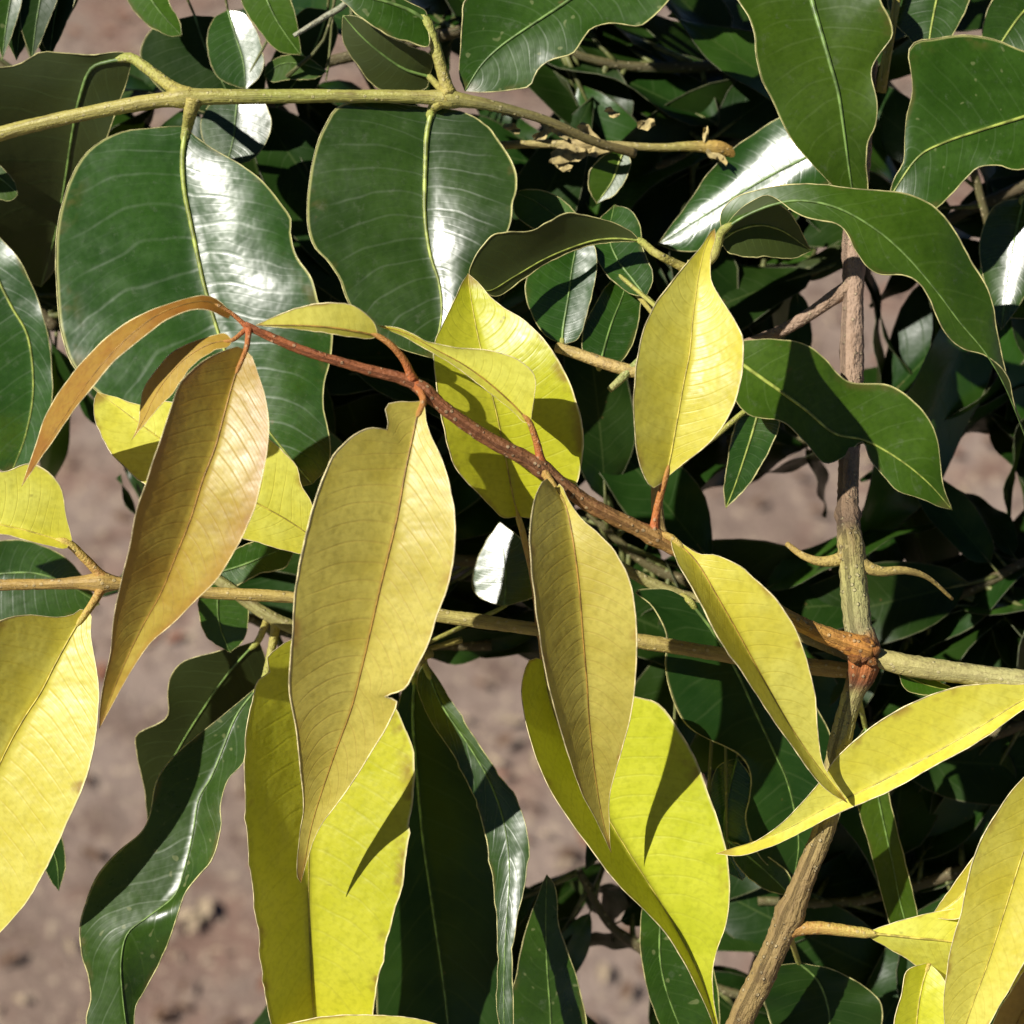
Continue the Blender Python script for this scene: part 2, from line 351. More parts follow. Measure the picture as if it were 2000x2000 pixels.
def litter():
    rg = np.random.RandomState(11); V, F, fm = [], [], []
    mats = [plain('litter_straw', (.44, .34, .22), .9), plain('litter_brown', (.15, .085, .05), .9), plain('litter_red', (.27, .12, .07), .9)]
    for q in range(2600):
        x, y = rg.uniform(-1.0, 1.0), rg.uniform(.2, 3.0); l = rg.uniform(.006, .034); w = l * rg.uniform(.2, .5); a = rg.uniform(0, 6.28); o = len(V); c, s = math.cos(a), math.sin(a)
        tz = rg.uniform(-.3, .3); zz = .008 + rg.uniform(0, .006)
        for (u, v, dz) in ((-1, 0, 0), (-.4, -1, .25), (.4, -.9, .3), (1, 0, .05), (.4, .9, .3), (-.4, 1, .25), (0, 0, -.05)):
            px_, py_ = u * l / 2, v * w / 2; V.append((x + px_ * c - py_ * s, y + px_ * s + py_ * c, zz + dz * w + tz * px_))
        F += [(o+6, o+i, o+(i+1) % 6) for i in range(6)]; fm += [int(rg.choice([0, 0, 1, 1, 2]))] * 6
    g = mesh_obj('leaf_litter', V, F, mats, fmat=fm); g['kind'] = 'stuff'; g['label'] = 'scattered dry leaf litter on bare earth'; g['category'] = 'leaf litter'
litter()

# ------------------------------------------------------------------ the reddish flush shoot in front
STA = stem_mat('flush_stem', [(0, (.38, .11, .03)), (.30, (.24, .085, .028)), (.48, (.20, .09, .032)), (.66, (.34, .19, .05)), (.85, (.44, .30, .07)), (.97, (.50, .22, .04))], rough=.65, bump=.8, fleckamt=.5, flecks=(.16, .05, .02))
A = thing('young_shoot', 'arching red-brown shoot with drooping bronze and tan-yellow young leaves', 'shoot', P(1690, 1270, 40))
stem(A, [(478, 634, -142, 7), (520, 655, -138, 8.5), (600, 688, -132, 9.5), (700, 718, -122, 11), (805, 748, -110, 13), (870, 800, -102, 14.5), (950, 856, -90, 15), (1045, 908, -74, 16), (1150, 985, -54, 15.5), (1272, 1046, -30, 16),
         (1400, 1118, -8, 15), (1540, 1206, 20, 16), (1610, 1240, 32, 17), (1700, 1272, 44, 20)], STA, nodes=((.27, .35, .012), (.465, .25, .012), (.655, .22, .012), (.985, .35, .02)), wob=.07)
# far left, strongly rolled red-brown leaf
leaf(A, RED(), [(452, 612), (415, 592), (380, 590), (310, 614), (240, 668), (180, 735), (130, 808), (90, 870), (42, 950)],
     [(440, 600), (418, 583), (385, 579), (300, 604), (220, 650), (150, 720), (95, 800), (70, 870)],
     [(445, 622), (410, 607), (370, 606), (320, 628), (270, 667), (220, 708), (180, 757), (140, 806), (88, 884)],
     [-150, -190, -200, -180, -130, -80], fl=-.9, fr=.5, p=1.1, pet=[(482, 638, -142)], petr=(5, 4), petm=PETR(), rib=RIBB(), ribr=(2, .8), marg=MARGY(), mr=1.6, label='narrow rolled red-brown leaf hanging at the shoot tip')
leaf(A, OCH(), [(455, 664), (410, 672), (362, 700), (325, 740), (300, 778), (283, 815), (257, 860)],
     [(440, 652), (410, 657), (344, 683), (308, 719), (283, 755), (275, 788), (272, 824)],
     [(445, 677), (417, 685), (380, 710), (355, 740), (337, 768), (315, 790), (288, 822)],
     [-152, -150, -140, -125, -110], fl=-.5, fr=.5, p=1.1, pet=[(484, 640, -142)], petr=(5, 4), petm=PETR(), rib=RIBB(), ribr=(2, .8), marg=MARGY(), mr=1.2, label='small curled ochre leaf')
leaf(A, BRZ(), [(480, 684), (471, 705), (456, 744), (438, 809), (420, 875), (395, 940), (373, 1012), (344, 1085), (315, 1157), (283, 1215), (254, 1273), (225, 1340), (194, 1423)],
     [(460, 678), (398, 704), (355, 744), (340, 778), (319, 842), (301, 896), (283, 951), (268, 994), (257, 1048), (246, 1096), (232, 1157), (221, 1215), (217, 1266), (206, 1320), (197, 1365)],
     [(489, 690), (504, 730), (518, 773), (525, 824), (523, 875), (514, 925), (500, 983), (482, 1030), (456, 1081), (417, 1139), (380, 1175), (344, 1212), (301, 1248), (275, 1280), (250, 1320), (228, 1360)],
     [-160, -190, -190, -160, -110, -70], fl=[.25, .42, .5, .5, .42], fr=[.2, .2, .22, .25, .25], pet=[(486, 642, -144), (484, 662, -152)], petr=(6, 4.5), petm=PETR(), rib=RIBB(), ribr=(3, .8), marg=MARGY(), mr=1.2, label='long bronze leaf with orange-brown edge')
leaf(A, YEL(), [(738, 656), (700, 648), (650, 640), (600, 636), (550, 635), (500, 635)],
     [(733, 636), (715, 613), (680, 595), (630, 592), (570, 605), (520, 626)],
     [(722, 662), (680, 657), (620, 648), (560, 641)],
     [-150, -165, -170, -165, -155], fl=.15, fr=-.6, pet=[(806, 742, -112), (790, 705, -130), (765, 675, -145)], petr=(9, 5), petm=PETR(), rib=RIBB(), ribr=(3, 1), marg=MARGY(), mr=1.4, label='small folded pale yellow leaf turned back over the stem')
leaf(A, YEL(), [(1035, 826), (1002, 790), (955, 748), (905, 712), (850, 682), (790, 650), (738, 636)],
     [(1044, 775), (1046, 740), (1034, 720), (1000, 697), (950, 683), (905, 680), (840, 668), (780, 641)],
     [(1022, 824), (998, 800), (955, 766), (905, 727), (850, 692), (785, 656)],
     [-100, -115, -125, -130, -130], fl=.35, fr=-.9, pet=[(1056, 902, -74), (1050, 870, -84)], petr=(9, 5), petm=PETR(), rib=RIBB(), ribr=(3, 1), marg=MARGY(), mr=1.2, label='small thin yellow leaf folded upward over the stem')
leaf(A, TAN_(), [(827, 782), (818, 800), (806, 853), (791, 925), (777, 1005), (762, 1070), (744, 1143), (726, 1222), (708, 1300), (686, 1385), (652, 1478), (612, 1600), (596, 1680), (588, 1724)],
     [(809, 785), (780, 785), (753, 791), (756, 815), (757, 838), (733, 835), (704, 842), (679, 860), (652, 889), (630, 936), (616, 976), (605, 1012), (594, 1059), (583, 1114), (576, 1157), (572, 1230), (567, 1284), (566, 1350), (576, 1409), (587, 1499), (593, 1572), (587, 1626), (580, 1680), (580, 1712)],
     [(830, 800), (833, 826), (846, 860), (864, 900), (878, 951), (887, 1001), (889, 1056), (882, 1114), (871, 1157), (853, 1204), (842, 1244), (824, 1284), (808, 1315), (790, 1345), (752, 1359), (776, 1371), (759, 1412), (722, 1474), (690, 1525), (665, 1561), (634, 1601), (616, 1633), (601, 1677)],
     [-125, -150, -150, -120, -70, 10, 85], fl=[.1, .25, .32, .36, .36], fr=[.3, .28, .22, .2, .3], p=1.5, pet=[(812, 750, -112)], petr=(8, 6), petm=PETR(), rib=RIBB(), ribr=(3.2, .9), marg=MARGY(), mr=2.0, nu=80, wave=4, label='broad tan-yellow leaf with bitten margins')
leaf(A, TAN_(), [(1085, 956), (1106, 991), (1121, 1067), (1132, 1157), (1139, 1248), (1146, 1330), (1151, 1409), (1161, 1503), (1175, 1590), (1194, 1666)],
     [(1067, 935), (1048, 962), (1038, 1005), (1034, 1049), (1038, 1103), (1045, 1175), (1052, 1230), (1062, 1290), (1071, 1335), (1085, 1391), (1110, 1474), (1135, 1546), (1161, 1597), (1183, 1641)],
     [(1096, 945), (1110, 976), (1135, 1012), (1172, 1045), (1204, 1081), (1230, 1132), (1241, 1194), (1244, 1266), (1240, 1335), (1233, 1391), (1215, 1463), (1197, 1525), (1190, 1561), (1190, 1608)],
     [-90, -112, -105, -75, -25, 45, 105], fl=[.4, .58, .62, .6, .5], fr=[.15, .2, .2, .2, .2], pet=[(1052, 908, -74), (1068, 930, -84)], petr=(10, 6), petm=PETY(), rib=RIBB(), ribr=(3, .8), marg=MARGY(), mr=1.7, nu=60, label='tan-yellow leaf hanging with its left half shaded')
leaf(A, YEL(), [(1310, 1050), (1358, 1094), (1405, 1172), (1448, 1248), (1490, 1325), (1540, 1412), (1590, 1486), (1655, 1568)],
     [(1322, 1095), (1365, 1172), (1394, 1230), (1423, 1276), (1452, 1316), (1481, 1362), (1517, 1416), (1554, 1467), (1590, 1517), (1622, 1548)],
     [(1329, 1060), (1365, 1081), (1401, 1085), (1445, 1106), (1488, 1143), (1525, 1183), (1554, 1230), (1572, 1277), (1584, 1320), (1593, 1365), (1597, 1427), (1603, 1474), (1615, 1507), (1637, 1538)],
     [-40, -60, -60, -40, -10, 20, 40], fl=[1.1, 1.3, 1.3, 1.0], fr=[.2, .22, .25, .3], pet=[(1276, 1046, -30), (1292, 1046, -34)], petr=(9, 6), petm=PETY(), rib=RIBB(), ribr=(2.6, .8), marg=MARGY(), mr=2.0, nu=60, label='pale yellow leaf arching down to a thin point')
leaf(A, YEL(), [(1298, 938), (1308, 900), (1322, 824), (1336, 745), (1347, 690), (1354, 616), (1365, 536), (1378, 482), (1396, 446)],
     [(1273, 952), (1248, 904), (1240, 849), (1238, 777), (1244, 704), (1258, 645), (1280, 594), (1312, 551), (1340, 516), (1369, 482), (1388, 452)],
     [(1311, 925), (1336, 904), (1383, 867), (1416, 824), (1438, 777), (1450, 722), (1452, 680), (1449, 655), (1430, 616), (1405, 580), (1388, 543), (1388, 500), (1397, 465)],
     [-60, -80, -90, -80, -60, -30], fl=[.15, .3, .35, .3], fr=[.2, .3, .4, .3], p=1.4, pet=[(1276, 1040, -30), (1284, 990, -44)], petr=(9, 5.5), petm=PETR(), rib=RIBY(), ribr=(3, .9), marg=MARGY(), mr=1.7, label='upright pale yellow leaf tapering to an upper point')

# ------------------------------------------------------------------ thin tan twig behind, with hanging yellow leaves
STB = stem_mat('tan_twig', [(0, (.40, .24, .06)), (.3, (.42, .28, .07)), (.6, (.44, .38, .10)), (1, (.34, .22, .06))], fleckamt=.35)
B = thing('yellow_leaf_shoot', 'thin tan twig behind the red-brown shoot with bright lemon-yellow leaves', 'shoot', P(1680, 1310, 160))
stem(B, [(-330, 1130, 180, 6), (-140, 1150, 150, 10), (0, 1143, 140, 11), (110, 1140, 132, 11), (200, 1137, 128, 14), (300, 1146, 130, 12), (400, 1157, 132, 12), (560, 1166, 136, 12), (700, 1182, 142, 13), (860, 1204, 148, 14), (1050, 1230, 152, 14), (1240, 1252, 156, 14), (1400, 1278, 160, 14), (1560, 1300, 160, 15), (1680, 1312, 110, 16)], STB, nodes=((.262, .5, .010),), seed=4)
leaf(B, YEL(), [(135, 1062), (100, 1050), (50, 1036), (0, 1025), (-80, 1005), (-180, 985), (-270, 960)],
     [(141, 1056), (130, 1012), (123, 965), (112, 940), (87, 916), (51, 906), (0, 922), (-90, 900), (-200, 920)],
     [(125, 1072), (72, 1060), (0, 1043), (-90, 1035), (-190, 1005)],
     [100, 85, 80, 90, 110], fl=[.2, .25, .3], fr=[.9, .9, .5], pet=[(205, 1132, 126), (170, 1095, 112)], petr=(10, 8), petm=PETY(), rib=RIBY(), ribr=(3, 1), marg=MARGY(), mr=1.6)
leaf(B, YEL(), [(172, 1192), (145, 1230), (109, 1295), (80, 1352), (50, 1398), (16, 1458), (-20, 1540), (-50, 1650), (-70, 1780), (-85, 1920)],
     [(159, 1190), (145, 1200), (109, 1206), (54, 1201), (0, 1212), (-70, 1250), (-130, 1340), (-160, 1480), (-170, 1650), (-140, 1810)],
     [(178, 1201), (178, 1244), (188, 1300), (193, 1345), (192, 1391), (181, 1474), (159, 1546), (134, 1601), (101, 1673), (65, 1742), (33, 1785), (-5, 1826), (-50, 1880)],
     [105, 100, 100, 105, 115, 140], fl=[.3, .45, .5, .4], fr=[.22, .22, .2, .22], p=1.4, pet=[(202, 1142, 126), (188, 1168, 112)], petr=(10, 6), petm=PETY(), rib=RIBY(), ribr=(3, 1), marg=MARGY(), mr=1.8, nu=60)
leaf(B, YEL(), [(628, 1062), (560, 1015), (470, 965), (380, 905), (290, 840), (235, 798), (190, 766)],
     [(620, 1010), (601, 972), (587, 943), (580, 911), (558, 886), (525, 858), (450, 820), (380, 795), (320, 784), (272, 791), (217, 773)],
     [(610, 1078), (580, 1081), (507, 1059), (475, 1052), (400, 1020), (340, 985), (297, 954), (254, 922), (210, 875), (186, 824), (182, 795)],
     [110, 80, 60, 60, 70], fl=[.15, .15, .1], fr=[.25, .3, .3], pet=[(652, 1172, 140), (650, 1115, 124)], petr=(8, 6), petm=PETY(), rib=RIBY(), ribr=(2.5, 1), marg=MARGY(), mr=1.5, rough_edge=3)
leaf(B, LIME(), [(622, 1230), (625, 1300), (622, 1420), (612, 1550), (603, 1690), (606, 1850), (615, 2000), (650, 2260)],
     [(590, 1240), (560, 1255), (522, 1282), (527, 1312), (505, 1328), (493, 1365), (479, 1445), (478, 1535), (484, 1644), (496, 1753), (507, 1843), (518, 1934), (530, 2000), (575, 2140)],
     [(700, 1290), (773, 1383), (795, 1427), (809, 1481), (809, 1535), (799, 1619), (784, 1735), (762, 1807), (741, 1898), (726, 1981), (700, 2100)],
     [150, 190, 200, 200, 215, 260, 330], fl=[.35, .6, .75, .8, .6], fr=[.05, .12, .2, .25, .25], p=1.15, pet=[(615, 1170, 138)], petr=(9, 6), petm=PETY(), rib=RIBY(), ribr=(3, 1), marg=MARGY(), mr=1.7, rough_edge=3.5, nu=80)
leaf(B, LIME(), [(1062, 1290), (1075, 1370), (1115, 1470), (1165, 1560), (1225, 1660), (1285, 1755), (1340, 1850), (1378, 1935), (1410, 2040)],
     [(1040, 1285), (1027, 1305), (1019, 1340), (1021, 1378), (1034, 1438), (1056, 1503), (1085, 1561), (1117, 1608), (1157, 1662), (1204, 1724), (1259, 1778), (1302, 1825), (1336, 1880), (1372, 1952)],
     [(1120, 1310), (1190, 1345), (1244, 1362), (1288, 1376), (1322, 1420), (1358, 1481), (1387, 1561), (1409, 1626), (1423, 1690), (1425, 1753), (1416, 1814), (1398, 1862), (1391, 1909), (1398, 1975)],
     [190, 200, 200, 190, 195, 220], fl=[.9, 1.2, 1.3, 1.1], fr=[.1, .1, .18, .2], p=1.15, pet=[(1058, 1232, 152)], petr=(9, 6), petm=PETY(), rib=RIBY(), ribr=(3, 1), marg=MARGY(), mr=1.8, nu=60)
leaf(B, LIME(), [(1012, 1008), (1000, 960), (985, 880), (968, 800), (948, 720), (930, 640), (918, 570), (914, 534)],
     [(983, 1012), (955, 985), (911, 940), (885, 904), (867, 838), (856, 777), (847, 704), (850, 665), (862, 640), (882, 598), (900, 556)],
     [(1045, 1010), (1095, 985), (1128, 940), (1139, 875), (1137, 831), (1125, 784), (1106, 733), (1085, 695), (1056, 656), (1020, 623), (983, 601), (951, 572), (930, 548)],
     [110, 70, 45, 40, 60, 90], fl=[.3, .3, .35, .5], fr=[.15, .15, .2, .2], p=1.4, pet=[(1056, 1232, 150), (1040, 1120, 136)], petr=(8, 6), petm=PETY(), rib=RIBY(), ribr=(3, 1), marg=MARGY(), mr=1.6, nu=60)

leaf(B, YEL(), [(520, 2060), (600, 2030), (700, 2020), (800, 2025), (900, 2050)], [(540, 2010), (620, 1988), (710, 1982), (800, 1988), (870, 2008)], [(580, 2080), (700, 2100), (820, 2090)],
     [150, 140, 140, 150], fl=.2, fr=.2, pet=[(440, 2150, 200)], petr=(7, 5), petm=PETY(), rib=RIBY(), ribr=(3, 1), marg=MARGY(), mr=1.5)

# ------------------------------------------------------------------ woody branch on the right, orange scarred node
STC = stem_mat('woody_bark', [(0.0000, (.16, .11, .06)), (0.0181, (.36, .30, .10)), (0.0517, (.36, .34, .12)), (0.0878, (.28, .25, .11)), (0.1023, (.46, .17, .035)), (0.1111, (.40, .13, .03)), (0.1240, (.12, .035, .012)), (0.1421, (.40, .38, .13)), (0.2066, (.40, .32, .11)), (0.2841, (.28, .19, .07)), (0.5166, (.30, .21, .07))], rough=.75, bump=1.0, fleckamt=.45)
C = thing('woody_twig', 'upright brown woody stem with an orange scarred node', 'twig', P(1380, 2200, 300))
stem(C, [(1650, 1030, 132, 10), (1656, 1040, 130, 20), (1661, 1062, 122, 25.5), (1664, 1090, 115, 27), (1668, 1150, 100, 26), (1675, 1220, 80, 27), (1688, 1268, 66, 34), (1684, 1310, 70, 32), (1664, 1360, 82, 22), (1645, 1430, 95, 21), (1630, 1500, 105, 21), (1612, 1610, 120, 22), (1575, 1705, 132, 22), (1532, 1810, 145, 25), (1490, 1905, 160, 25), (1445, 2000, 180, 25), (1380, 2200, 300, 27), (1340, 2500, 600, 29), (1320, 3000, 1200, 34)], STC, nodes=((0.320, .25, .008),), wob=.06, seed=6, sides=14)
STS = stem_mat('side_stub_bark', [(0, (.44, .34, .10)), (1, (.46, .32, .08))], rough=.7, fleckamt=.4)
stem(C, [(1666, 1076, 118, 15), (1638, 1092, 113, 12), (1604, 1096, 116, 9), (1570, 1086, 128, 7), (1536, 1062, 150, 5)], STS, name='side_stub', seed=8)
stem(C, [(1664, 1082, 116, 17), (1690, 1106, 109, 14), (1722, 1116, 108, 10), (1765, 1114, 118, 8), (1812, 1128, 140, 5), (1860, 1170, 180, 3.5)], STS, name='side_stub', seed=9)
# ragged bud scales round the node
for q, (x0, y0, ang, ll, rr) in enumerate([(1664, 1262, 2.6, 26, 15), (1672, 1282, 2.0, 28, 16), (1690, 1258, 4.4, 24, 15), (1706, 1272, 5.6, 26, 14), (1700, 1290, .7, 26, 13), (1684, 1274, 4.0, 20, 20)]):
    dx, dy = math.cos(ang) * ll, math.sin(ang) * ll * .8
    V, F, U = tube_geo(spline([P(x0 - dx * .2, y0 - dy * .2, 46), P(x0 + dx * .2, y0 + dy * .2, 28), P(x0 + dx * .55, y0 + dy * .55, 20)], 7), np.array([.7, 1, 1, .92, .75, .5, .2]) * rr * PX, 8, .22, q)
    mesh_obj('bud_scale', V, F, [stem_mat('bud_scale_bark', [(0, (.28, .08, .018)), (1, (.42, .17, .035))], bump=1, fleckamt=.75, flecks=(.10, .03, .01), scale=2.0)], C, U)
STU = stem_mat('pinkish_bark', [(0, (.34, .23, .15)), (.5, (.38, .26, .18)), (.85, (.30, .20, .12)), (.93, (.13, .085, .05)), (1, (.34, .29, .10))], rough=.8, bump=1.0, fleckamt=.35, flecks=(.20, .12, .07))
stem(C, [(1690, 120, 420, 23), (1680, 260, 380, 24), (1672, 400, 350, 22), (1667, 540, 335, 22), (1665, 640, 325, 22), (1663, 740, 312, 22), (1660, 860, 280, 21), (1656, 950, 220, 21), (1656, 1015, 160, 24), (1661, 1062, 122, 26), (1664, 1090, 115, 25)], STU, seed=61, wob=.05, nodes=((.90, .25, .012),))
stem(C, [(1668, 556, 332, 19), (1630, 580, 336, 16), (1585, 612, 350, 13), (1535, 642, 370, 12), (1480, 664, 400, 10), (1400, 690, 450, 8)], STU, name='side_branch', seed=62)
leaf(C, YEL(), [(1690, 1822), (1735, 1826), (1790, 1832), (1850, 1838), (1920, 1850), (1990, 1870), (2070, 1900)],
     [(1709, 1814), (1764, 1797), (1822, 1782), (1880, 1774), (1950, 1780), (2030, 1840)],
     [(1709, 1838), (1764, 1868), (1807, 1898), (1843, 1916), (1920, 1940), (2010, 1925)],
     [110, 90, 85, 100, 130], fl=[.1, .15, .2], fr=[-.6, -.7, -.5], pet=[(1540, 1815, 140), (1600, 1812, 128), (1655, 1818, 116)], petr=(14, 10), petm=PETY(), rib=RIBY(), ribr=(5, 1.5), marg=MARGY(), mr=1.4)
leaf(C, YEL(), [(2090, 1440), (2040, 1560), (2000, 1660), (1965, 1770), (1930, 1880), (1890, 1990), (1850, 2130)],
     [(2050, 1470), (2000, 1517), (1959, 1568), (1923, 1626), (1901, 1677), (1887, 1735), (1880, 1771), (1865, 1825), (1851, 1880), (1843, 1952), (1845, 2020)],
     [(2110, 1560), (2100, 1680), (2050, 1790), (2000, 1880), (1970, 1934), (1940, 1985), (1895, 2070)],
     [40, 10, 0, 0, 20, 60], fl=.22, fr=[.2, .25, .3], p=1.4, rib=RIBY(), ribr=(3, 1), marg=MARGY(), mr=1.8, pet=[(2110, 1345, 40)], petr=(9, 6), petm=PETY(), nu=56, label='large pale yellow leaf hanging at the twig end')
leaf(C, YEL(), [(1960, 1620), (1930, 1670), (1900, 1720), (1865, 1760), (1818, 1790)],
     [(1930, 1640), (1894, 1684), (1865, 1724), (1838, 1762)], [(1960, 1690), (1925, 1750), (1880, 1790), (1845, 1795)],
     [60, 65, 75, 90], fl=.2, fr=.6, rib=RIBY(), ribr=(2.5, 1), marg=MARGY(), mr=1.5, pet=[(2000, 1600, 60)], petr=(6, 5), petm=PETY())
leaf(C, LIME(), [(1815, 1880), (1800, 1930), (1790, 2000), (1785, 2090), (1790, 2200)],
     [(1772, 1896), (1760, 1945), (1746, 2000), (1745, 2090)], [(1845, 1916), (1856, 1970), (1860, 2050), (1835, 2140)],
     [135, 120, 115, 125, 150], fl=.3, fr=.2, rib=RIBY(), ribr=(3, 1), marg=MARGY(), mr=1.6, pet=[(1840, 1838, 125)], petr=(6, 5), petm=PETY())
leaf(C, OCH(), [(2060, 1890), (2020, 1940), (1985, 2000), (1950, 2090)], [(2010, 1890), (1975, 1935), (1945, 1985), (1925, 2050)], [(2080, 1960), (2050, 2030), (1995, 2080)],
     [110, 100, 100, 120], fl=.3, fr=.3, rib=RIBB(), ribr=(3, 1), marg=MARGY(), mr=1.5, pet=[(2110, 1850, 105)], petr=(6, 5), petm=PETY())

STD = stem_mat('olive_bark', [(0, (.42, .36, .12)), (.3, (.48, .44, .17)), (1, (.46, .44, .15))], rough=.65, fleckamt=.3)
Dd = thing('olive_side_branch', 'pale olive branch leaving the orange node with one lance-shaped yellow leaf', 'branch', P(1700, 1280, 60))
stem(Dd, [(1696, 1276, 64, 19), (1740, 1292, 54, 21), (1800, 1304, 48, 21), (1900, 1318, 42, 22), (2010, 1332, 38, 23), (2130, 1345, 36, 23), (2300, 1390, 60, 24), (2520, 1500, 140, 26)], STD, seed=12)
leaf(Dd, YEL(), [(2055, 1345), (2000, 1366), (1916, 1418), (1843, 1461), (1771, 1500), (1698, 1538), (1626, 1572), (1517, 1628), (1398, 1667)],
     [(2050, 1330), (2000, 1336), (1945, 1335), (1880, 1340), (1807, 1362), (1735, 1398), (1680, 1438), (1633, 1481), (1597, 1532), (1546, 1590), (1503, 1626), (1452, 1655)],
     [(2040, 1362), (2000, 1384), (1916, 1445), (1825, 1496), (1735, 1546), (1655, 1580), (1590, 1612), (1517, 1648), (1452, 1671)],
     [10, 20, 40, 70, 85, 90, 95], fl=[.1, .12, .15, .2], fr=[.6, .7, .6, .5], p=1.2, pet=[(2110, 1345, 36)], petr=(8, 6), petm=PETY(), rib=RIBY(), ribr=(2.6, .8), marg=MARGY(), mr=1.6, nu=60)
leaf(Dd, GRNB(), [(1752, 1312), (1790, 1330), (1825, 1342), (1870, 1350)], [(1775, 1312), (1810, 1322), (1845, 1336)], [(1768, 1345), (1795, 1356), (1830, 1358)],
     [75, 80, 85], fl=.2, fr=.2, rib=RIBG(), ribr=(2, .8), mr=1.2, pet=[(1735, 1296, 62)], petr=(5, 4), label='short pale green leaf stump')

# ------------------------------------------------------------------ olive horizontal branch with the two big dark green leaves
STE = stem_mat('olive_green_stem', [(0, (.36, .34, .07)), (.49, (.44, .38, .10)), (.6, (.34, .35, .07)), (.78, (.42, .38, .10)), (.84, (.20, .18, .06)), (1, (.22, .17, .06))], rough=.5, fleckamt=.25)
E = thing('green_leaf_branch', 'straight olive-green branch with large glossy dark green hanging leaves', 'branch', P(-150, 310, 320))
stem(E, [(-520, 480, 420, 20), (-330, 375, 350, 18), (-150, 306, 310, 17), (0, 262, 290, 15), (130, 230, 272, 14.5), (240, 208, 262, 14), (340, 193, 255, 15), (385, 189, 252, 16), (500, 189, 250, 13.5), (650, 187, 252, 13), (800, 188, 255, 14), (875, 192, 258, 16), (960, 205, 268, 12), (1060, 232, 290, 9), (1150, 272, 330, 9), (1240, 300, 380, 9)], STE, nodes=((.505, .35, .010), (.785, .35, .010)), seed=15)
leaf(E, GRNG(), [(366, 248), (357, 300), (360, 370), (374, 440), (395, 540), (414, 610), (445, 700), (495, 800), (555, 880), (610, 945)],
     [(344, 247), (297, 250), (246, 255), (203, 272), (163, 304), (138, 348), (123, 391), (112, 446), (109, 507), (112, 580), (123, 663), (155, 730), (225, 790), (330, 850), (450, 925), (550, 955)],
     [(380, 266), (427, 297), (471, 322), (514, 355), (547, 395), (569, 427), (568, 460), (583, 507), (609, 543), (622, 590), (648, 640), (645, 700), (634, 750), (632, 800), (645, 860), (640, 910)],
     [290, 290, 278, 258, 238, 225], fl=[.1, .12, .15, .15], fr=[.2, .42, .42, .3, .2], p=1.0, curl=.55, wave=7, wn=2.6, pet=[(378, 195, 250), (372, 220, 254)], petr=(15, 9), rib=RIBG(), ribr=(7, 1.6), mr=2.2, nu=64, label='largest dark green leaf with a broad white sheen')
leaf(E, GRNG(), [(845, 212), (834, 262), (831, 330), (830, 420), (840, 495), (858, 555), (862, 620), (845, 700)],
     [(800, 205), (740, 200), (667, 205), (634, 246), (612, 308), (601, 380), (601, 435), (612, 480), (640, 510), (664, 546), (680, 590), (720, 640), (780, 680)],
     [(880, 214), (911, 221), (951, 246), (976, 279), (998, 312), (1009, 344), (1009, 373), (1001, 398), (998, 435), (975, 480), (940, 530), (915, 580), (895, 630)],
     [278, 275, 262, 245, 230, 225], fl=[.0, .05, .1], fr=[.05, .2, .5, .45], p=1.0, curl=.6, wave=6, wn=2.5, pet=[(872, 192, 254), (856, 203, 258)], petr=(13, 9), rib=RIBG(), ribr=(7, 1.6), mr=2.0, nu=60, label='dark green leaf with a sheen along its midrib')
leaf(E, GRN(), [(255, 113), (215, 120), (178, 135), (156, 190), (140, 270), (128, 350), (110, 450), (80, 560)],
     [(235, 101), (180, 108), (127, 104), (80, 101), (33, 127), (-60, 150), (-110, 260), (-90, 400), (-10, 520)],
     [(256, 125), (248, 160), (228, 215), (205, 280), (185, 350), (150, 440), (110, 520)],
     [300, 330, 370, 450, 540, 620, 700], fl=[.5, .7, .7, .6], fr=[-.6, -.7, -.7], wave=8, wn=2, pet=[(372, 190, 252), (330, 166, 262), (290, 136, 280)], petr=(14, 9), rib=RIBP(), ribr=(5, 1.5), mr=2.4, under=True, label='shaded leaf showing its dull olive underside')
leaf(E, GRN(), [(833, 40), (800, 20), (760, 5), (720, -5), (660, -20), (600, -60)],
     [(838, 90), (802, 83), (759, 69), (704, 33), (675, 7), (630, -25)], [(830, 20), (790, 0), (740, -30), (690, -60), (640, -75)],
     [235, 220, 220, 240], fl=.1, fr=.3, pet=[(876, 185, 256), (864, 140, 250), (850, 90, 243)], petr=(13, 10), rib=RIBP(), ribr=(5, 1.5), mr=2.0)
leaf(E, GRN(), [(838, 150), (790, 135), (745, 105), (705, 70), (670, 30)],
     [(830, 175), (780, 182), (735, 170), (700, 130), (670, 80)], [(845, 110), (800, 90), (750, 65), (705, 35)],
     [320, 300, 280, 270], fl=-1.0, fr=1.0, under=True, pet=[(868, 182, 258)], petr=(8, 6), rib=RIBP(), ribr=(4, 1.2), mr=1.4, label='shaded leaf turned underside out')

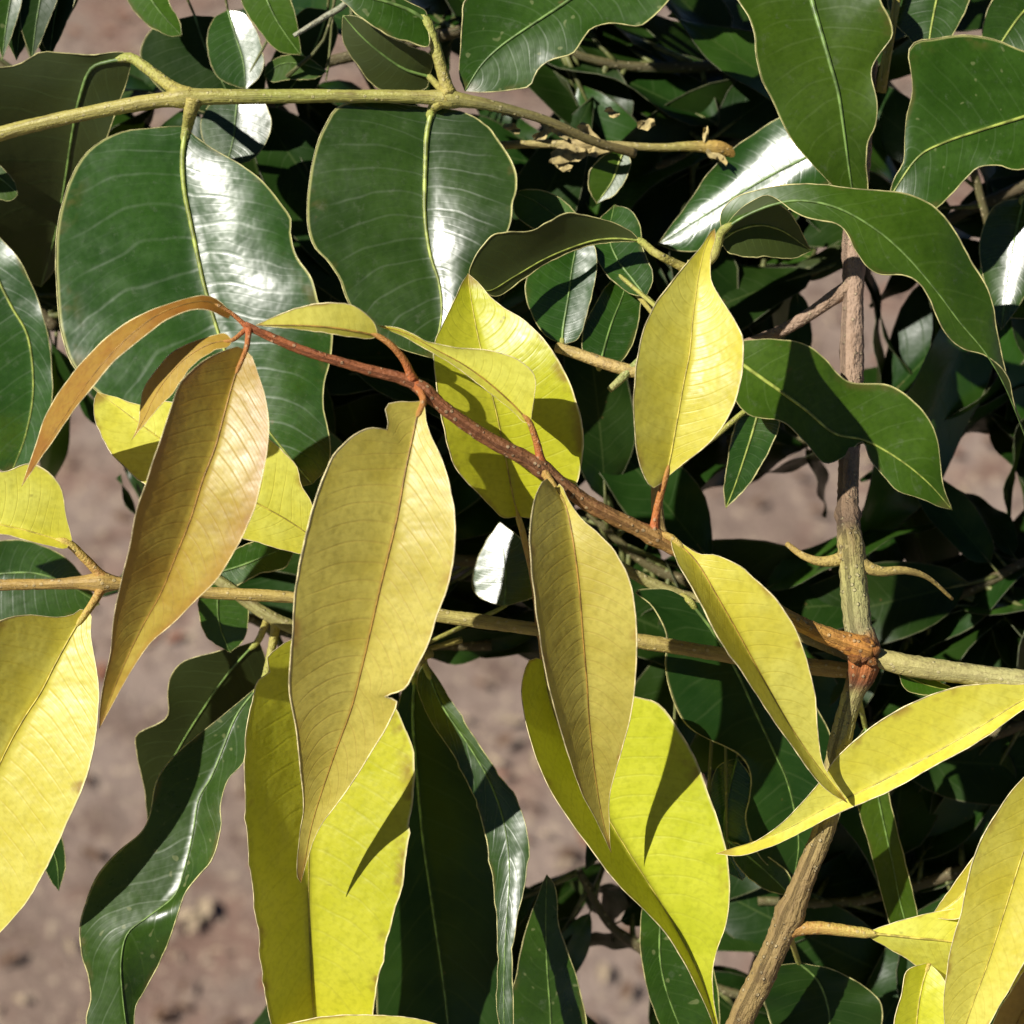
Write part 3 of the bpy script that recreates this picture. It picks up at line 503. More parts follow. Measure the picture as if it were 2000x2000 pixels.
# twig with dried scraps
STF = stem_mat('pale_twig', [(0, (.40, .36, .10)), (.4, (.44, .34, .14)), (.75, (.36, .32, .08)), (1, (.52, .28, .06))], fleckamt=.35)
Fw = thing('scrappy_twig', 'thin pale twig with dry tan scraps and one small hanging leaf', 'twig', P(975, 285, 420))
stem(Fw, [(930, 288, 432, 6), (975, 284, 425, 8), (1070, 281, 420, 8), (1120, 283, 418, 11), (1200, 284, 418, 9), (1290, 288, 420, 8), (1360, 286, 420, 10), (1415, 292, 425, 11), (1440, 310, 440, 10)], STF, seed=18, nodes=((.4, .4, .03), (.9, .3, .04)))
drym = plain('dry_scrap_tan', (.46, .36, .15), .8)
for q, (x, y, w, h, a) in enumerate([(1085, 250, 46, 15, .5), (1110, 300, 50, 22, -.2), (1095, 320, 34, 12, .5), (1150, 262, 40, 14, .8), (1060, 262, 30, 10, -.5), (1130, 285, 34, 20, .2), (1170, 292, 32, 14, -.3), (1000, 250, 26, 9, .4), (1000, 222, 30, 10, .2), (1195, 220, 22, 9, .5), (1262, 243, 26, 12, -.2), (1378, 262, 8, 18, .1), (1400, 306, 36, 8, .5)]):
    V, F = [], []; z0 = 398 + 6 * (q % 3)
    for i in range(5):
        for k in range(3):
            w_, h_ = w * 1.35, h * 1.7; u_, v_ = i / 4 - .5, k / 2 - .5; xx = u_ * w_; yy = v_ * h_ * (1 - 1.6 * u_ * u_) + 3 * math.sin(i * 2.1 + q)
            V.append(P(x + xx * math.cos(a) - yy * math.sin(a), y + xx * math.sin(a) + yy * math.cos(a), z0 + 9 * math.sin(i * 1.7 + k * 2 + q)))
    for i in range(4):
        for k in range(2): F.append((i*3+k, i*3+k+1, i*3+k+4, i*3+k+3))
    mesh_obj('dry_scrap', V, F, [drym], Fw)
leaf(Fw, GRNB(), [(1220, 292), (1208, 320), (1195, 355), (1165, 398)], [(1185, 300), (1155, 330), (1150, 365)], [(1232, 315), (1222, 350), (1200, 380)],
     [425, 430, 440], fl=.2, fr=.5, pet=[(1222, 285, 418)], petr=(5, 4), rib=RIBG(), ribr=(3, 1), mr=2.2)

# ------------------------------------------------------------------ top right: broad green leaves on branches that hang in from above
STG = stem_mat('hidden_branch', [(0, (.34, .30, .09)), (1, (.30, .26, .09))], fleckamt=.35)
G = thing('overhanging_branch', 'overhanging branch of broad wavy-edged green leaves beside the black gap', 'branch', P(1560, -260, 330))
stem(G, [(1980, -330, 330, 26), (1750, -280, 320, 24), (1560, -230, 315, 22), (1350, -190, 320, 18), (1180, -170, 330, 12)], STG, seed=21)
leaf(G, GRN(), [(1250, -90), (1170, -40), (1085, 18), (1030, 54), (976, 92), (938, 130), (908, 178)],
     [(1100, -110), (980, -70), (911, 0), (904, 29), (900, 90), (897, 145)],
     [(1320, -40), (1306, 0), (1266, 40), (1244, 51), (1194, 45), (1157, 54), (1139, 76), (1117, 105), (1078, 116), (1049, 138), (1034, 168), (998, 176), (950, 180)],
     [270, 255, 255, 265, 285], fl=[.1, .12, .1], fr=[.15, .2, .25], p=1.4, wave=8, wn=2.2, pet=[(1290, -182, 318)], petr=(10, 8), rib=RIBP(), ribr=(5, 1.5), mr=2.2)
leaf(G, GRNB(), [(1560, -120), (1574, -50), (1588, 10), (1604, 65), (1622, 127), (1637, 181), (1648, 254), (1659, 337), (1672, 420)],
     [(1470, -100), (1425, -40), (1441, 0), (1463, 33), (1474, 72), (1478, 116), (1488, 156), (1507, 192), (1530, 245), (1556, 285), (1601, 337), (1640, 380)],
     [(1640, -110), (1715, -50), (1720, 0), (1738, 36), (1742, 72), (1713, 112), (1702, 145), (1713, 203), (1709, 246), (1695, 279), (1691, 319), (1695, 370)],
     [300, 270, 255, 265, 290, 320], fl=[.1, .08, .1], fr=[.12, .15, .15], p=1.4, wave=10, wn=2.6, pet=[(1560, -228, 316)], petr=(10, 8), rib=RIBP(), ribr=(7, 1.5), mr=2.2, nu=60)
leaf(G, GRNG(), [(1660, 270), (1590, 300), (1520, 335), (1450, 375), (1370, 425), (1285, 478)],
     [(1610, 235), (1560, 222), (1517, 232), (1474, 261), (1438, 286), (1401, 319), (1372, 355), (1343, 398), (1310, 440)],
     [(1650, 330), (1590, 380), (1520, 420), (1440, 470), (1362, 490), (1318, 488)],
     [335, 365, 395, 425, 450, 470], fl=[-.2, -.4, -.45], fr=[.5, .55, .45], p=1.0, curl=.75, wave=6, wn=2, pet=[(1720, 180, 390), (1760, -100, 360), (1700, -262, 320)], petr=(8, 7), rib=RIBP(), ribr=(4, 1.2), mr=1.6, label='leaf with a white sheen lying under its neighbour')
leaf(G, GRN(), [(2120, 190), (2060, 208), (2000, 228), (1916, 254), (1843, 279), (1790, 310), (1735, 390)],
     [(2100, 120), (2040, 110), (1990, 96), (1950, 80), (1905, 70), (1865, 69), (1825, 76), (1793, 80), (1775, 100), (1778, 135), (1782, 181), (1771, 225), (1767, 268), (1765, 315), (1745, 350)],
     [(2080, 270), (2040, 315), (2000, 330), (1975, 330), (1949, 322), (1912, 326), (1887, 348), (1858, 380), (1825, 409), (1780, 425)],
     [290, 280, 280, 290, 310], fl=[.1, .12, .15], fr=[.05, .1, .15], p=1.4, wave=8, wn=2.2, pet=[(2180, 120, 310), (2150, -200, 330), (1985, -330, 330)], petr=(10, 8), rib=RIBG(), ribr=(5, 1.5), mr=2.2, label='leaf with a bright yellow-green midrib')
leaf(G, GRNG(), [(1850, -120), (1840, -50), (1825, 20), (1815, 80), (1812, 150)],
     [(1770, -80), (1735, -10), (1745, 40), (1780, 80), (1795, 120)], [(1900, -60), (1890, 10), (1860, 70), (1830, 125)],
     [400, 390, 375, 360], fl=[-.45, -.45], fr=.3, pet=[(1840, -302, 325)], petr=(8, 7), rib=RIBG(), ribr=(4, 1.2), mr=1.8)
leaf(G, GRNG(), [(2080, -60), (2030, -10), (1985, 40), (1945, 100), (1915, 150)],
     [(2010, -70), (1955, -20), (1925, 30), (1915, 90)], [(2090, 20), (2060, 80), (2000, 130), (1950, 150)],
     [440, 430, 430, 445], fl=.1, fr=.4, pet=[(2090, -330, 400), (1985, -330, 330)], petr=(8, 7), rib=RIBG(), ribr=(4, 1.2), mr=1.8)

for q in range(26):  # extra unseen leaves above the view, added to shade the background
    rq = np.random.RandomState(300 + q); x0, y0 = rq.uniform(560, 1700), rq.uniform(-420, -150); dx, dy = rq.uniform(-230, 230), rq.uniform(-120, 60); z0 = rq.uniform(180, 520)
    if y0 + dy > -110: dy = -110 - y0
    ex, ey = x0 + dx, y0 + dy; nx_, ny_ = -dy, dx; ll = math.hypot(dx, dy) + 1; nx_, ny_ = nx_ / ll * 85, min(abs(ny_ / ll * 85), 60) * (1 if ny_ > 0 else -1)
    sx = min(max(x0, 1190), 1960) if x0 > 1180 else x0
    leaf(G if x0 > 1150 else G, GRN(), [(x0, y0), (x0 + dx * .5, y0 + dy * .5), (ex, ey)], [(x0 + dx * .35 + nx_, min(y0 + dy * .35 + ny_, -100)), (x0 + dx * .7 + nx_ * .8, min(y0 + dy * .7 + ny_ * .8, -100))],
         [(x0 + dx * .35 - nx_, min(y0 + dy * .35 - ny_, -100)), (x0 + dx * .7 - nx_ * .8, min(y0 + dy * .7 - ny_ * .8, -100))], [z0, z0 + 10, z0 + 30], fl=.2, fr=.2, nu=20, nvv=4, mr=1.4,
         pet=[(max(x0, 1190), -182 - .1 * max(0, x0 - 1190), 326), (x0 * .7 + max(x0, 1190) * .3, y0 * .7 - 55, z0 * .7 + 98)], petr=(7, 5))

# ------------------------------------------------------------------ shoot half hidden behind the upright yellow leaf
STH = stem_mat('tan_green_stem', [(0, (.40, .36, .10)), (.5, (.46, .32, .11)), (1, (.42, .32, .10))], fleckamt=.35)
H = thing('wavy_leaf_shoot', 'short shoot behind the upright yellow leaf bearing the long wavy draping leaf', 'shoot', P(1290, 740, 210))
stem(H, [(1352, 508, 150, 9), (1350, 560, 155, 11), (1340, 640, 165, 13), (1318, 720, 180, 14), (1296, 800, 195, 14), (1290, 880, 215, 13), (1282, 970, 225, 12), (1300, 1060, 220, 12), (1400, 1118, 200, 12), (1540, 1208, 150, 13), (1660, 1262, 80, 14)], STH, seed=25)
stem(H, [(1316, 726, 180, 13), (1250, 727, 185, 13), (1190, 712, 200, 12), (1140, 695, 220, 11), (1088, 678, 250, 10)], STH, name='side_twig', seed=26)
stem(H, [(1262, 690, 190, 6), (1240, 712, 186, 7), (1215, 738, 182, 8), (1190, 762, 178, 6)], stem_mat('green_twig', [(0, (.25, .32, .08)), (1, (.38, .38, .14))], fleckamt=.2), name='side_twig', seed=27)
leaf(H, GRNB(), [(1410, 452), (1450, 425), (1510, 400), (1570, 392), (1640, 408), (1710, 448), (1770, 500), (1830, 570), (1875, 630), (1925, 690), (1965, 760), (2005, 860)],
     [(1408, 420), (1425, 394), (1463, 376), (1530, 362), (1597, 360), (1662, 368), (1717, 372), (1771, 379), (1822, 402), (1854, 435), (1880, 478), (1901, 518), (1927, 561), (1940, 598), (1948, 650), (1962, 720), (1985, 800)],
     [(1418, 440), (1442, 412), (1470, 392), (1497, 381), (1525, 394), (1550, 413), (1583, 427), (1633, 436), (1655, 456), (1669, 485), (1691, 518), (1720, 536), (1764, 537), (1793, 551), (1814, 580), (1829, 616), (1851, 656), (1880, 681), (1920, 692), (1948, 710), (1970, 740), (1978, 775), (1986, 810)],
     [130, 90, 65, 70, 90, 130, 180, 250], fl=[-.25, -.45, -.5, -.4], fr=[.0, -.1, -.15, -.2], p=1.5, wave=5, wn=4, pet=[(1352, 530, 152), (1390, 505, 146), (1402, 478, 140)], petr=(10, 8), petm=PETG(), rib=RIBP(), ribr=(3.5, 1), mr=2.6, nu=90, nvv=9, label='long leaf with a wavy pale margin draping over')
leaf(H, GRNB(), [(1408, 470), (1440, 450), (1485, 440), (1530, 452), (1585, 490)],
     [(1412, 430), (1440, 402), (1490, 392), (1540, 412)], [(1422, 492), (1459, 502), (1499, 501), (1545, 505)],
     [150, 165, 190, 225], fl=[1.0, 1.1], fr=[.1, .15], under=True, pet=[(1354, 545, 155), (1392, 498, 150)], petr=(7, 5), rib=RIBG(), ribr=(3, 1), mr=2.2)
leaf(H, GRN(), [(1250, 470), (1205, 466), (1160, 470), (1110, 486), (1060, 508), (1005, 540), (955, 568), (928, 552)],
     [(1240, 458), (1225, 447), (1186, 431), (1143, 421), (1106, 416), (1070, 434), (1034, 452), (991, 453), (958, 464), (929, 500), (917, 535)],
     [(1235, 472), (1190, 474), (1150, 480), (1110, 494), (1068, 514), (1020, 546), (978, 577), (952, 574)],
     [210, 215, 205, 190, 175, 150], fl=[.6, 1.1, 1.1, .8], fr=[-.6, -.6], p=1.3, wave=4, wn=2, under=True, pet=[(1348, 530, 152), (1318, 514, 142), (1280, 494, 130)], petr=(9, 7), petm=PETG(), rib=RIBG(), ribr=(2.5, 1), mr=2.4, nu=60, label='arched leaf showing its dark olive underside')
leaf(H, GRNB(), [(1420, 690), (1456, 716), (1517, 759), (1572, 799), (1630, 846), (1690, 860), (1760, 900), (1815, 945), (1860, 996)],
     [(1430, 672), (1470, 664), (1517, 662), (1572, 672), (1608, 697), (1637, 730), (1666, 748), (1728, 751), (1771, 773), (1807, 809), (1829, 853), (1837, 904), (1843, 951)],
     [(1420, 740), (1438, 784), (1458, 807), (1490, 817), (1530, 824), (1572, 862), (1610, 905), (1650, 890), (1684, 862), (1699, 896), (1728, 933), (1752, 958), (1789, 970), (1829, 987)],
     [230, 225, 230, 250, 255, 250, 270], fl=[.05, .0, -.1, -.1], fr=[.2, .4, .1, .1], p=1.3, wave=10, wn=2.2, pet=[(1312, 735, 182), (1360, 690, 205)], petr=(9, 7), rib=RIBG(), ribr=(5, 1.2), mr=1.8, nu=64, label='twisted bright green leaf with a curled tip')
leaf(H, GRNG(), [(1480, 808), (1468, 850), (1452, 900), (1435, 950), (1418, 992)], [(1445, 815), (1428, 860), (1420, 910), (1414, 955)], [(1522, 822), (1510, 862), (1486, 910), (1455, 955)],
     [290, 295, 305, 320], fl=.1, fr=.3, pet=[(1322, 910, 222), (1400, 850, 260), (1460, 800, 285)], petr=(6, 5), rib=RIBG(), ribr=(3, 1), mr=2.2)
leaf(H, GRNG(), [(1098, 672), (1100, 640), (1110, 580), (1118, 520), (1130, 460)], [(1060, 650), (1030, 590), (1030, 540), (1060, 490)], [(1130, 660), (1150, 600), (1165, 530), (1160, 480)],
     [265, 270, 285, 300], fl=[.0, .1], fr=[.4, .4], p=1.2, pet=[(1100, 682, 246)], petr=(6, 5), rib=RIBP(), ribr=(3, 1), mr=1.5)
leaf(H, GRNG(), [(1170, 720), (1180, 680), (1195, 630), (1215, 580), (1235, 520)], [(1140, 690), (1140, 640), (1165, 590), (1195, 545)], [(1210, 710), (1240, 660), (1250, 600), (1250, 560)],
     [250, 280, 310, 340], fl=.1, fr=.2, pet=[(1168, 706, 208)], petr=(6, 5), rib=RIBP(), ribr=(3, 1), mr=1.5)
leaf(H, GRNG(), [(1262, 580), (1235, 545), (1205, 505), (1190, 460), (1200, 400)], [(1225, 570), (1180, 530), (1160, 480), (1170, 430)], [(1275, 540), (1255, 480), (1250, 440), (1230, 410)],
     [270, 290, 320, 350], fl=.15, fr=.15, pet=[(1338, 640, 165), (1295, 610, 230)], petr=(6, 5), rib=RIBP(), ribr=(3, 1), mr=1.5)
leaf(H, GRNB(), [(1130, 470), (1095, 430), (1050, 395), (1005, 375)], [(1090, 455), (1040, 445), (1005, 415)], [(1130, 425), (1090, 385), (1045, 370)],
     [370, 380, 390], fl=.1, fr=.1, pet=[(1200, 520, 360), (1300, 640, 220), (1338, 650, 166)], petr=(5, 4), rib=RIBP(), ribr=(3, 1), mr=1.5)

# ------------------------------------------------------------------ lower green foliage behind the yellow leaves
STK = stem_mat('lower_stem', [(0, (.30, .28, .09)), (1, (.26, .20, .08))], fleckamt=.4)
K = thing('lower_left_branch', 'low branch with a long twisted dark green leaf hanging over bare earth', 'branch', P(560, 1215, 330))
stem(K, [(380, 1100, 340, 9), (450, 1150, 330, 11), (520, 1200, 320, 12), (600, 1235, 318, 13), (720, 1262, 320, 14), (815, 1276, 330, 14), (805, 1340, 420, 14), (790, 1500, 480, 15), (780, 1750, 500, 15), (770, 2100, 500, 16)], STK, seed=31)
leaf(K, GRN(), [(515, 1330), (464, 1394), (435, 1463), (413, 1517), (388, 1561), (377, 1626), (362, 1691), (341, 1749), (290, 1790), (250, 1822), (237, 1870), (238, 1930), (250, 2020), (280, 2140)],
     [(453, 1383), (417, 1412), (362, 1456), (326, 1492), (304, 1532), (293, 1590), (275, 1626), (235, 1659), (203, 1691), (181, 1727), (168, 1764), (156, 1807), (160, 1862), (174, 1909), (178, 1952), (168, 2000), (190, 2080)],
     [(510, 1400), (475, 1488), (446, 1521), (431, 1568), (431, 1619), (417, 1673), (391, 1706), (362, 1745), (342, 1800), (319, 1865), (285, 1930), (262, 1990)],
     [300, 270, 235, 205, 180, 165, 150], fl=[.0, -.1, -.15, .0], fr=[.9, 1.1, .9, -.9, -.9], p=1.2, wave=5, wn=3, pet=[(540, 1210, 320), (530, 1270, 325)], petr=(9, 7), rib=RIBP(), ribr=(3, 1), mr=2.2, nu=80, label='long twisted green leaf with a white wavy margin')
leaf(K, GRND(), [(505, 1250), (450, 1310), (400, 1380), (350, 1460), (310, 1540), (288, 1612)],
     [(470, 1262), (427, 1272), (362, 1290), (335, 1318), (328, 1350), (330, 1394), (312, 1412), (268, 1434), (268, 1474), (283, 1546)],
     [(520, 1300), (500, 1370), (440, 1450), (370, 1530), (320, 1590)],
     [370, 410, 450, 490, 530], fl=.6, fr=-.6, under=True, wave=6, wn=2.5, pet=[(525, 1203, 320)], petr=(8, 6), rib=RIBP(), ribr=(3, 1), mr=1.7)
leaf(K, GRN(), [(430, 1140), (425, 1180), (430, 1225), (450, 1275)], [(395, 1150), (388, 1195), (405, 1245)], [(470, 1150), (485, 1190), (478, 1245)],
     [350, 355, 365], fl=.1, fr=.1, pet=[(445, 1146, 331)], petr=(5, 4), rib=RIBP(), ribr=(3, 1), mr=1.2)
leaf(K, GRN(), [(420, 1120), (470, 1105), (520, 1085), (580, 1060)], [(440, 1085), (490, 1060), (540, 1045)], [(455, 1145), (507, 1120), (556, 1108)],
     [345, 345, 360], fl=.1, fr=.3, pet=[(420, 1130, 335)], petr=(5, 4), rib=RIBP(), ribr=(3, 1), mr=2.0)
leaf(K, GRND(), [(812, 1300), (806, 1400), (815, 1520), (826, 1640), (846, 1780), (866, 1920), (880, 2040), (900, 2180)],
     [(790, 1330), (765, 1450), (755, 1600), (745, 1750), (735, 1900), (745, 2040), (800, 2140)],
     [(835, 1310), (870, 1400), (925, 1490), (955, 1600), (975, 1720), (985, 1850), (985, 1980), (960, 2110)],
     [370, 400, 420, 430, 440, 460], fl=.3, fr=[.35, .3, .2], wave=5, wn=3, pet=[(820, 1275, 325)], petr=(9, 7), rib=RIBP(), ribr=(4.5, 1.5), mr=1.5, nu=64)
leaf(K, GRNG(), [(828, 1290), (862, 1375), (915, 1455), (958, 1530), (985, 1610), (995, 1700), (990, 1790), (985, 1880), (985, 2000), (995, 2120)],
     [(815, 1340), (840, 1405), (878, 1462), (910, 1520), (932, 1578), (948, 1630), (960, 1700), (970, 1780), (972, 1860), (972, 1980)],
     [(845, 1310), (880, 1365), (915, 1423), (960, 1490), (1012, 1568), (1028, 1626), (1032, 1670), (1023, 1735), (1007, 1807), (1001, 1880), (1003, 2000)],
     [350, 322, 290, 255, 222, 195, 172], fl=-.25, fr=[.35, .5, .5], p=1.0, curl=.4, wave=3, wn=4, pet=[(838, 1276, 325)], petr=(8, 6), rib=RIBP(), ribr=(2.5, 1), mr=1.7, rough_edge=4, nu=64, label='narrow folded leaf with a frosty white sheen')
leaf(K, GRN(), [(1080, 2200), (1078, 2080), (1075, 1980), (1068, 1880), (1066, 1790), (1068, 1708)],
     [(1010, 2120), (985, 2010), (1010, 1900), (1018, 1850), (1036, 1789), (1056, 1735)], [(1140, 2120), (1145, 2000), (1126, 1909), (1107, 1854), (1090, 1800), (1086, 1735)],
     [420, 390, 365, 350, 345], fl=[.1, .15], fr=[.1, .2], wave=4, pet=[(1085, 2330, 450)], petr=(8, 6), rib=RIBP(), ribr=(3, 1), mr=2.2)

leaf(K, GRNG(), [(985, 1185), (988, 1140), (985, 1090), (975, 1020)], [(935, 1165), (922, 1130), (940, 1075)], [(1050, 1160), (1055, 1110), (1020, 1055)],
     [430, 440, 452, 468], fl=-.35, fr=.35, p=1.0, curl=0.1, pet=[(900, 1250, 400), (800, 1274, 328)], petr=(5, 4), rib=RIBP(), ribr=(2, 1), mr=1.4, label='small leaf flashing white in the sun')
DKP = stem_mat('dark_petiole', [(0, (.11, .12, .035)), (1, (.14, .16, .04))], fleckamt=.3)
T = thing('upper_left_branch', 'small leaves lit in patches above the straight olive-green branch', 'branch', P(420, -160, 420))
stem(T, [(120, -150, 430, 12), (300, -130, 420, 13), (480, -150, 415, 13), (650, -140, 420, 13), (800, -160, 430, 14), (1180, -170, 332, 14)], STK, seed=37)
stem(T, [(672, -136, 420, 7), (690, -60, 400, 6), (680, 0, 390, 6), (630, 36, 385, 5.5), (574, 70, 380, 4)], stem_mat('grey_twig', [(0, (.34, .36, .22)), (1, (.40, .40, .28))], fleckamt=.3), name='side_twig', seed=38)
leaf(T, GRNB(), [(270, -60), (285, -20), (310, 20), (355, 70)], [(245, -40), (252, 5), (285, 45), (325, 68)], [(320, -40), (330, 5), (350, 40)], [430, 425, 430], fl=.1, fr=-.4, pet=[(285, -132, 420)], petr=(3.2, 2.6), petm=DKP, rib=RIBP(), ribr=(3, 1), mr=1.3)
leaf(T, GRNB(), [(500, -80), (510, -30), (535, 30), (560, 70), (588, 108)], [(465, -50), (475, 10), (510, 65), (545, 100)], [(550, -60), (565, -10), (580, 45)], [420, 410, 410, 420], fl=.15, fr=-.2, pet=[(482, -150, 415)], petr=(3.2, 2.6), petm=DKP, rib=RIBP(), ribr=(3, 1), mr=1.3)
leaf(T, GRNG(), [(445, 20), (460, 70), (475, 120), (480, 175)], [(415, 40), (405, 90), (425, 150)], [(480, 30), (510, 85), (512, 140)], [480, 470, 465, 460], fl=.1, fr=.3, pet=[(420, -145, 417), (435, -40, 450)], petr=(3.2, 2.6), petm=DKP, rib=RIBP(), ribr=(3, 1), mr=1.2)
leaf(T, GRNB(), [(640, 140), (590, 125), (550, 125), (515, 148)], [(600, 112), (560, 108), (525, 122)], [(610, 155), (565, 155), (535, 160)], [480, 480, 480], fl=.1, fr=.1, pet=[(690, 60, 440), (668, -138, 420)], petr=(3.2, 2.6), petm=DKP, rib=RIBP(), ribr=(2.5, 1), mr=1.2)
leaf(T, GRNG(), [(465, 185), (460, 230), (455, 275), (440, 330)], [(415, 200), (392, 240), (405, 290)], [(510, 195), (530, 245), (500, 305)], [470, 462, 455, 448], fl=-.2, fr=.3, pet=[(560, 150, 470), (640, 60, 430), (652, -138, 420)], petr=(3.2, 2.6), petm=DKP, rib=RIBP(), ribr=(3, 1), mr=1.3, label='leaf with a bright white glint')
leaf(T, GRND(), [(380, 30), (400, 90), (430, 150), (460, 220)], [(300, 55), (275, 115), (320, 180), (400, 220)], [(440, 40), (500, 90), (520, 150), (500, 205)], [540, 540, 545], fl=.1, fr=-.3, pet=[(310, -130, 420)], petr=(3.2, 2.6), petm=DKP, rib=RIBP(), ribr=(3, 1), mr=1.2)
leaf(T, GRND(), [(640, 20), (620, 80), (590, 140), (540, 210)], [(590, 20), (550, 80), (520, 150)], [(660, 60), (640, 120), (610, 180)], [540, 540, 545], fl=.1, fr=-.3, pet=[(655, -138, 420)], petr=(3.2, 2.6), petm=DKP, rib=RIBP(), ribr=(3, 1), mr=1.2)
for q, (x, sw, g) in enumerate([(12, 34, GRN), (70, 44, GRND), (40, 60, GRND), (104, 46, GRND), (96, 60, GRND)]):
    leaf(T, g(), [(x + 20, -80), (x + 10, -10), (x, 50), (x - 8, 118)], [(x - sw * .5, -30), (x - sw * .7, 40)], [(x + sw, -20), (x + sw * .5, 50)], [430 + 15 * q, 430 + 15 * q, 440 + 15 * q], fl=.3, fr=.2, pet=[(140 + 8 * q, -148, 429)], petr=(3.2, 2.6), petm=DKP, rib=RIBP(), ribr=(2.5, 1), mr=1.2)
RE = thing('right_edge_branch', 'leaves at the right flashing white behind the draping wavy leaf', 'branch', P(2120, 300, 480))
stem(RE, [(2150, 250, 500, 13), (2080, 340, 480, 12), (2060, 480, 470, 11), (2070, 640, 470, 10)], STK, seed=39)
leaf(RE, GRNG(), [(2000, 385), (1985, 450), (1970, 530), (1955, 645)], [(1945, 400), (1918, 450), (1915, 510), (1932, 590)], [(2050, 430), (2040, 510), (1995, 590)], [470, 470, 465, 455], fl=-.5, fr=.6, p=1.0, curl=.35, pet=[(2070, 360, 478)], petr=(6, 5), rib=RIBP(), ribr=(3, 1), mr=1.3)
leaf(RE, GRNG(), [(2060, 600), (2010, 570), (1965, 560), (1920, 575)], [(2020, 540), (1970, 530), (1940, 545)], [(2020, 620), (1975, 620), (1945, 605)], [470, 500, 530, 560], fl=-.1, fr=.2, pet=[(2066, 600, 470)], petr=(5, 4), rib=RIBP(), ribr=(3, 1), mr=1.3)

K2 = thing('lower_right_branch', 'shaded lower branch of dark wavy leaves beside the upright brown woody stem', 'branch', P(1250, 1130, 300))
stem(K2, [(1180, 1085, 330, 8), (1245, 1125, 320, 11), (1320, 1160, 315, 12), (1420, 1190, 312, 13), (1540, 1230, 300, 14), (1670, 1282, 130, 15)], STK, seed=33)
leaf(K2, GRND(), [(1345, 1172), (1390, 1230), (1436, 1306), (1475, 1390), (1510, 1465), (1540, 1535), (1560, 1640), (1550, 1720)],
     [(1300, 1150), (1240, 1155), (1273, 1183), (1299, 1230), (1303, 1266), (1299, 1302), (1308, 1345), (1336, 1409), (1372, 1438), (1423, 1460), (1452, 1481), (1467, 1517), (1463, 1561), (1456, 1608), (1490, 1680)],
     [(1400, 1190), (1480, 1250), (1560, 1330), (1620, 1430), (1650, 1530), (1620, 1640)],
     [290, 290, 295, 305, 320, 350], fl=[.1, .15, .1], fr=[.4, .4, .3], wave=9, wn=3, pet=[(1325, 1162, 315)], petr=(8, 6), rib=RIBP(), ribr=(4, 1.2), mr=2.2, nu=72, label='broad shaded leaf with a thin pale midrib')
leaf(K2, GRNG(), [(1440, 1480), (1425, 1540), (1415, 1600), (1420, 1660), (1450, 1720)], [(1400, 1500), (1385, 1560), (1385, 1620), (1405, 1690)], [(1470, 1530), (1465, 1600), (1465, 1660), (1465, 1700)],
     [360, 350, 350, 365], fl=.2, fr=.2, pet=[(1450, 1420, 370), (1430, 1195, 312)], petr=(3.5, 3), petm=DKP, rib=RIBP(), ribr=(3, 1), mr=1.5)
leaf(K2, GRN(), [(1420, 1640), (1465, 1675), (1505, 1710), (1545, 1750)], [(1455, 1655), (1510, 1680), (1545, 1715)], [(1440, 1690), (1490, 1735)],
     [330, 330, 340], fl=.1, fr=.3, pet=[(1380, 1600, 345), (1410, 1192, 315)], petr=(3.5, 3), petm=DKP, rib=RIBP(), ribr=(3, 1), mr=2.0)
leaf(K2, GRN(), [(1300, 1730), (1290, 1800), (1290, 1880), (1310, 1960), (1360, 2080)], [(1260, 1760), (1250, 1820), (1258, 1900), (1280, 1980), (1320, 2060)], [(1360, 1800), (1390, 1880), (1405, 1960), (1400, 2040)],
     [320, 320, 330, 350], fl=.15, fr=.1, wave=5, pet=[(1310, 1620, 330), (1330, 1165, 316)], petr=(3.5, 3), petm=DKP, rib=RIBP(), ribr=(3, 1), mr=1.7)
leaf(K2, GRNB(), [(1690, 1420), (1705, 1500), (1722, 1590), (1742, 1680), (1760, 1770), (1790, 1870)], [(1665, 1470), (1672, 1560), (1700, 1660), (1725, 1760), (1750, 1830)], [(1720, 1480), (1742, 1580), (1770, 1690), (1792, 1790)],
     [350, 350, 360, 375], fl=.3, fr=.2, pet=[(1680, 1350, 300), (1660, 1278, 140)], petr=(6, 5), rib=RIBP(), ribr=(3, 1), mr=1.4, label='narrow bright green leaf')
leaf(K2, GRND(), [(1560, 1880), (1600, 1920), (1620, 1990), (1610, 2090)], [(1490, 1900), (1500, 1980), (1540, 2060)], [(1640, 1900), (1720, 1960), (1700, 2050)],
     [340, 345, 355], fl=.2, fr=.2, wave=6, pet=[(1540, 1816, 160)], petr=(6, 5), rib=RIBP(), ribr=(3, 1), mr=2.0)

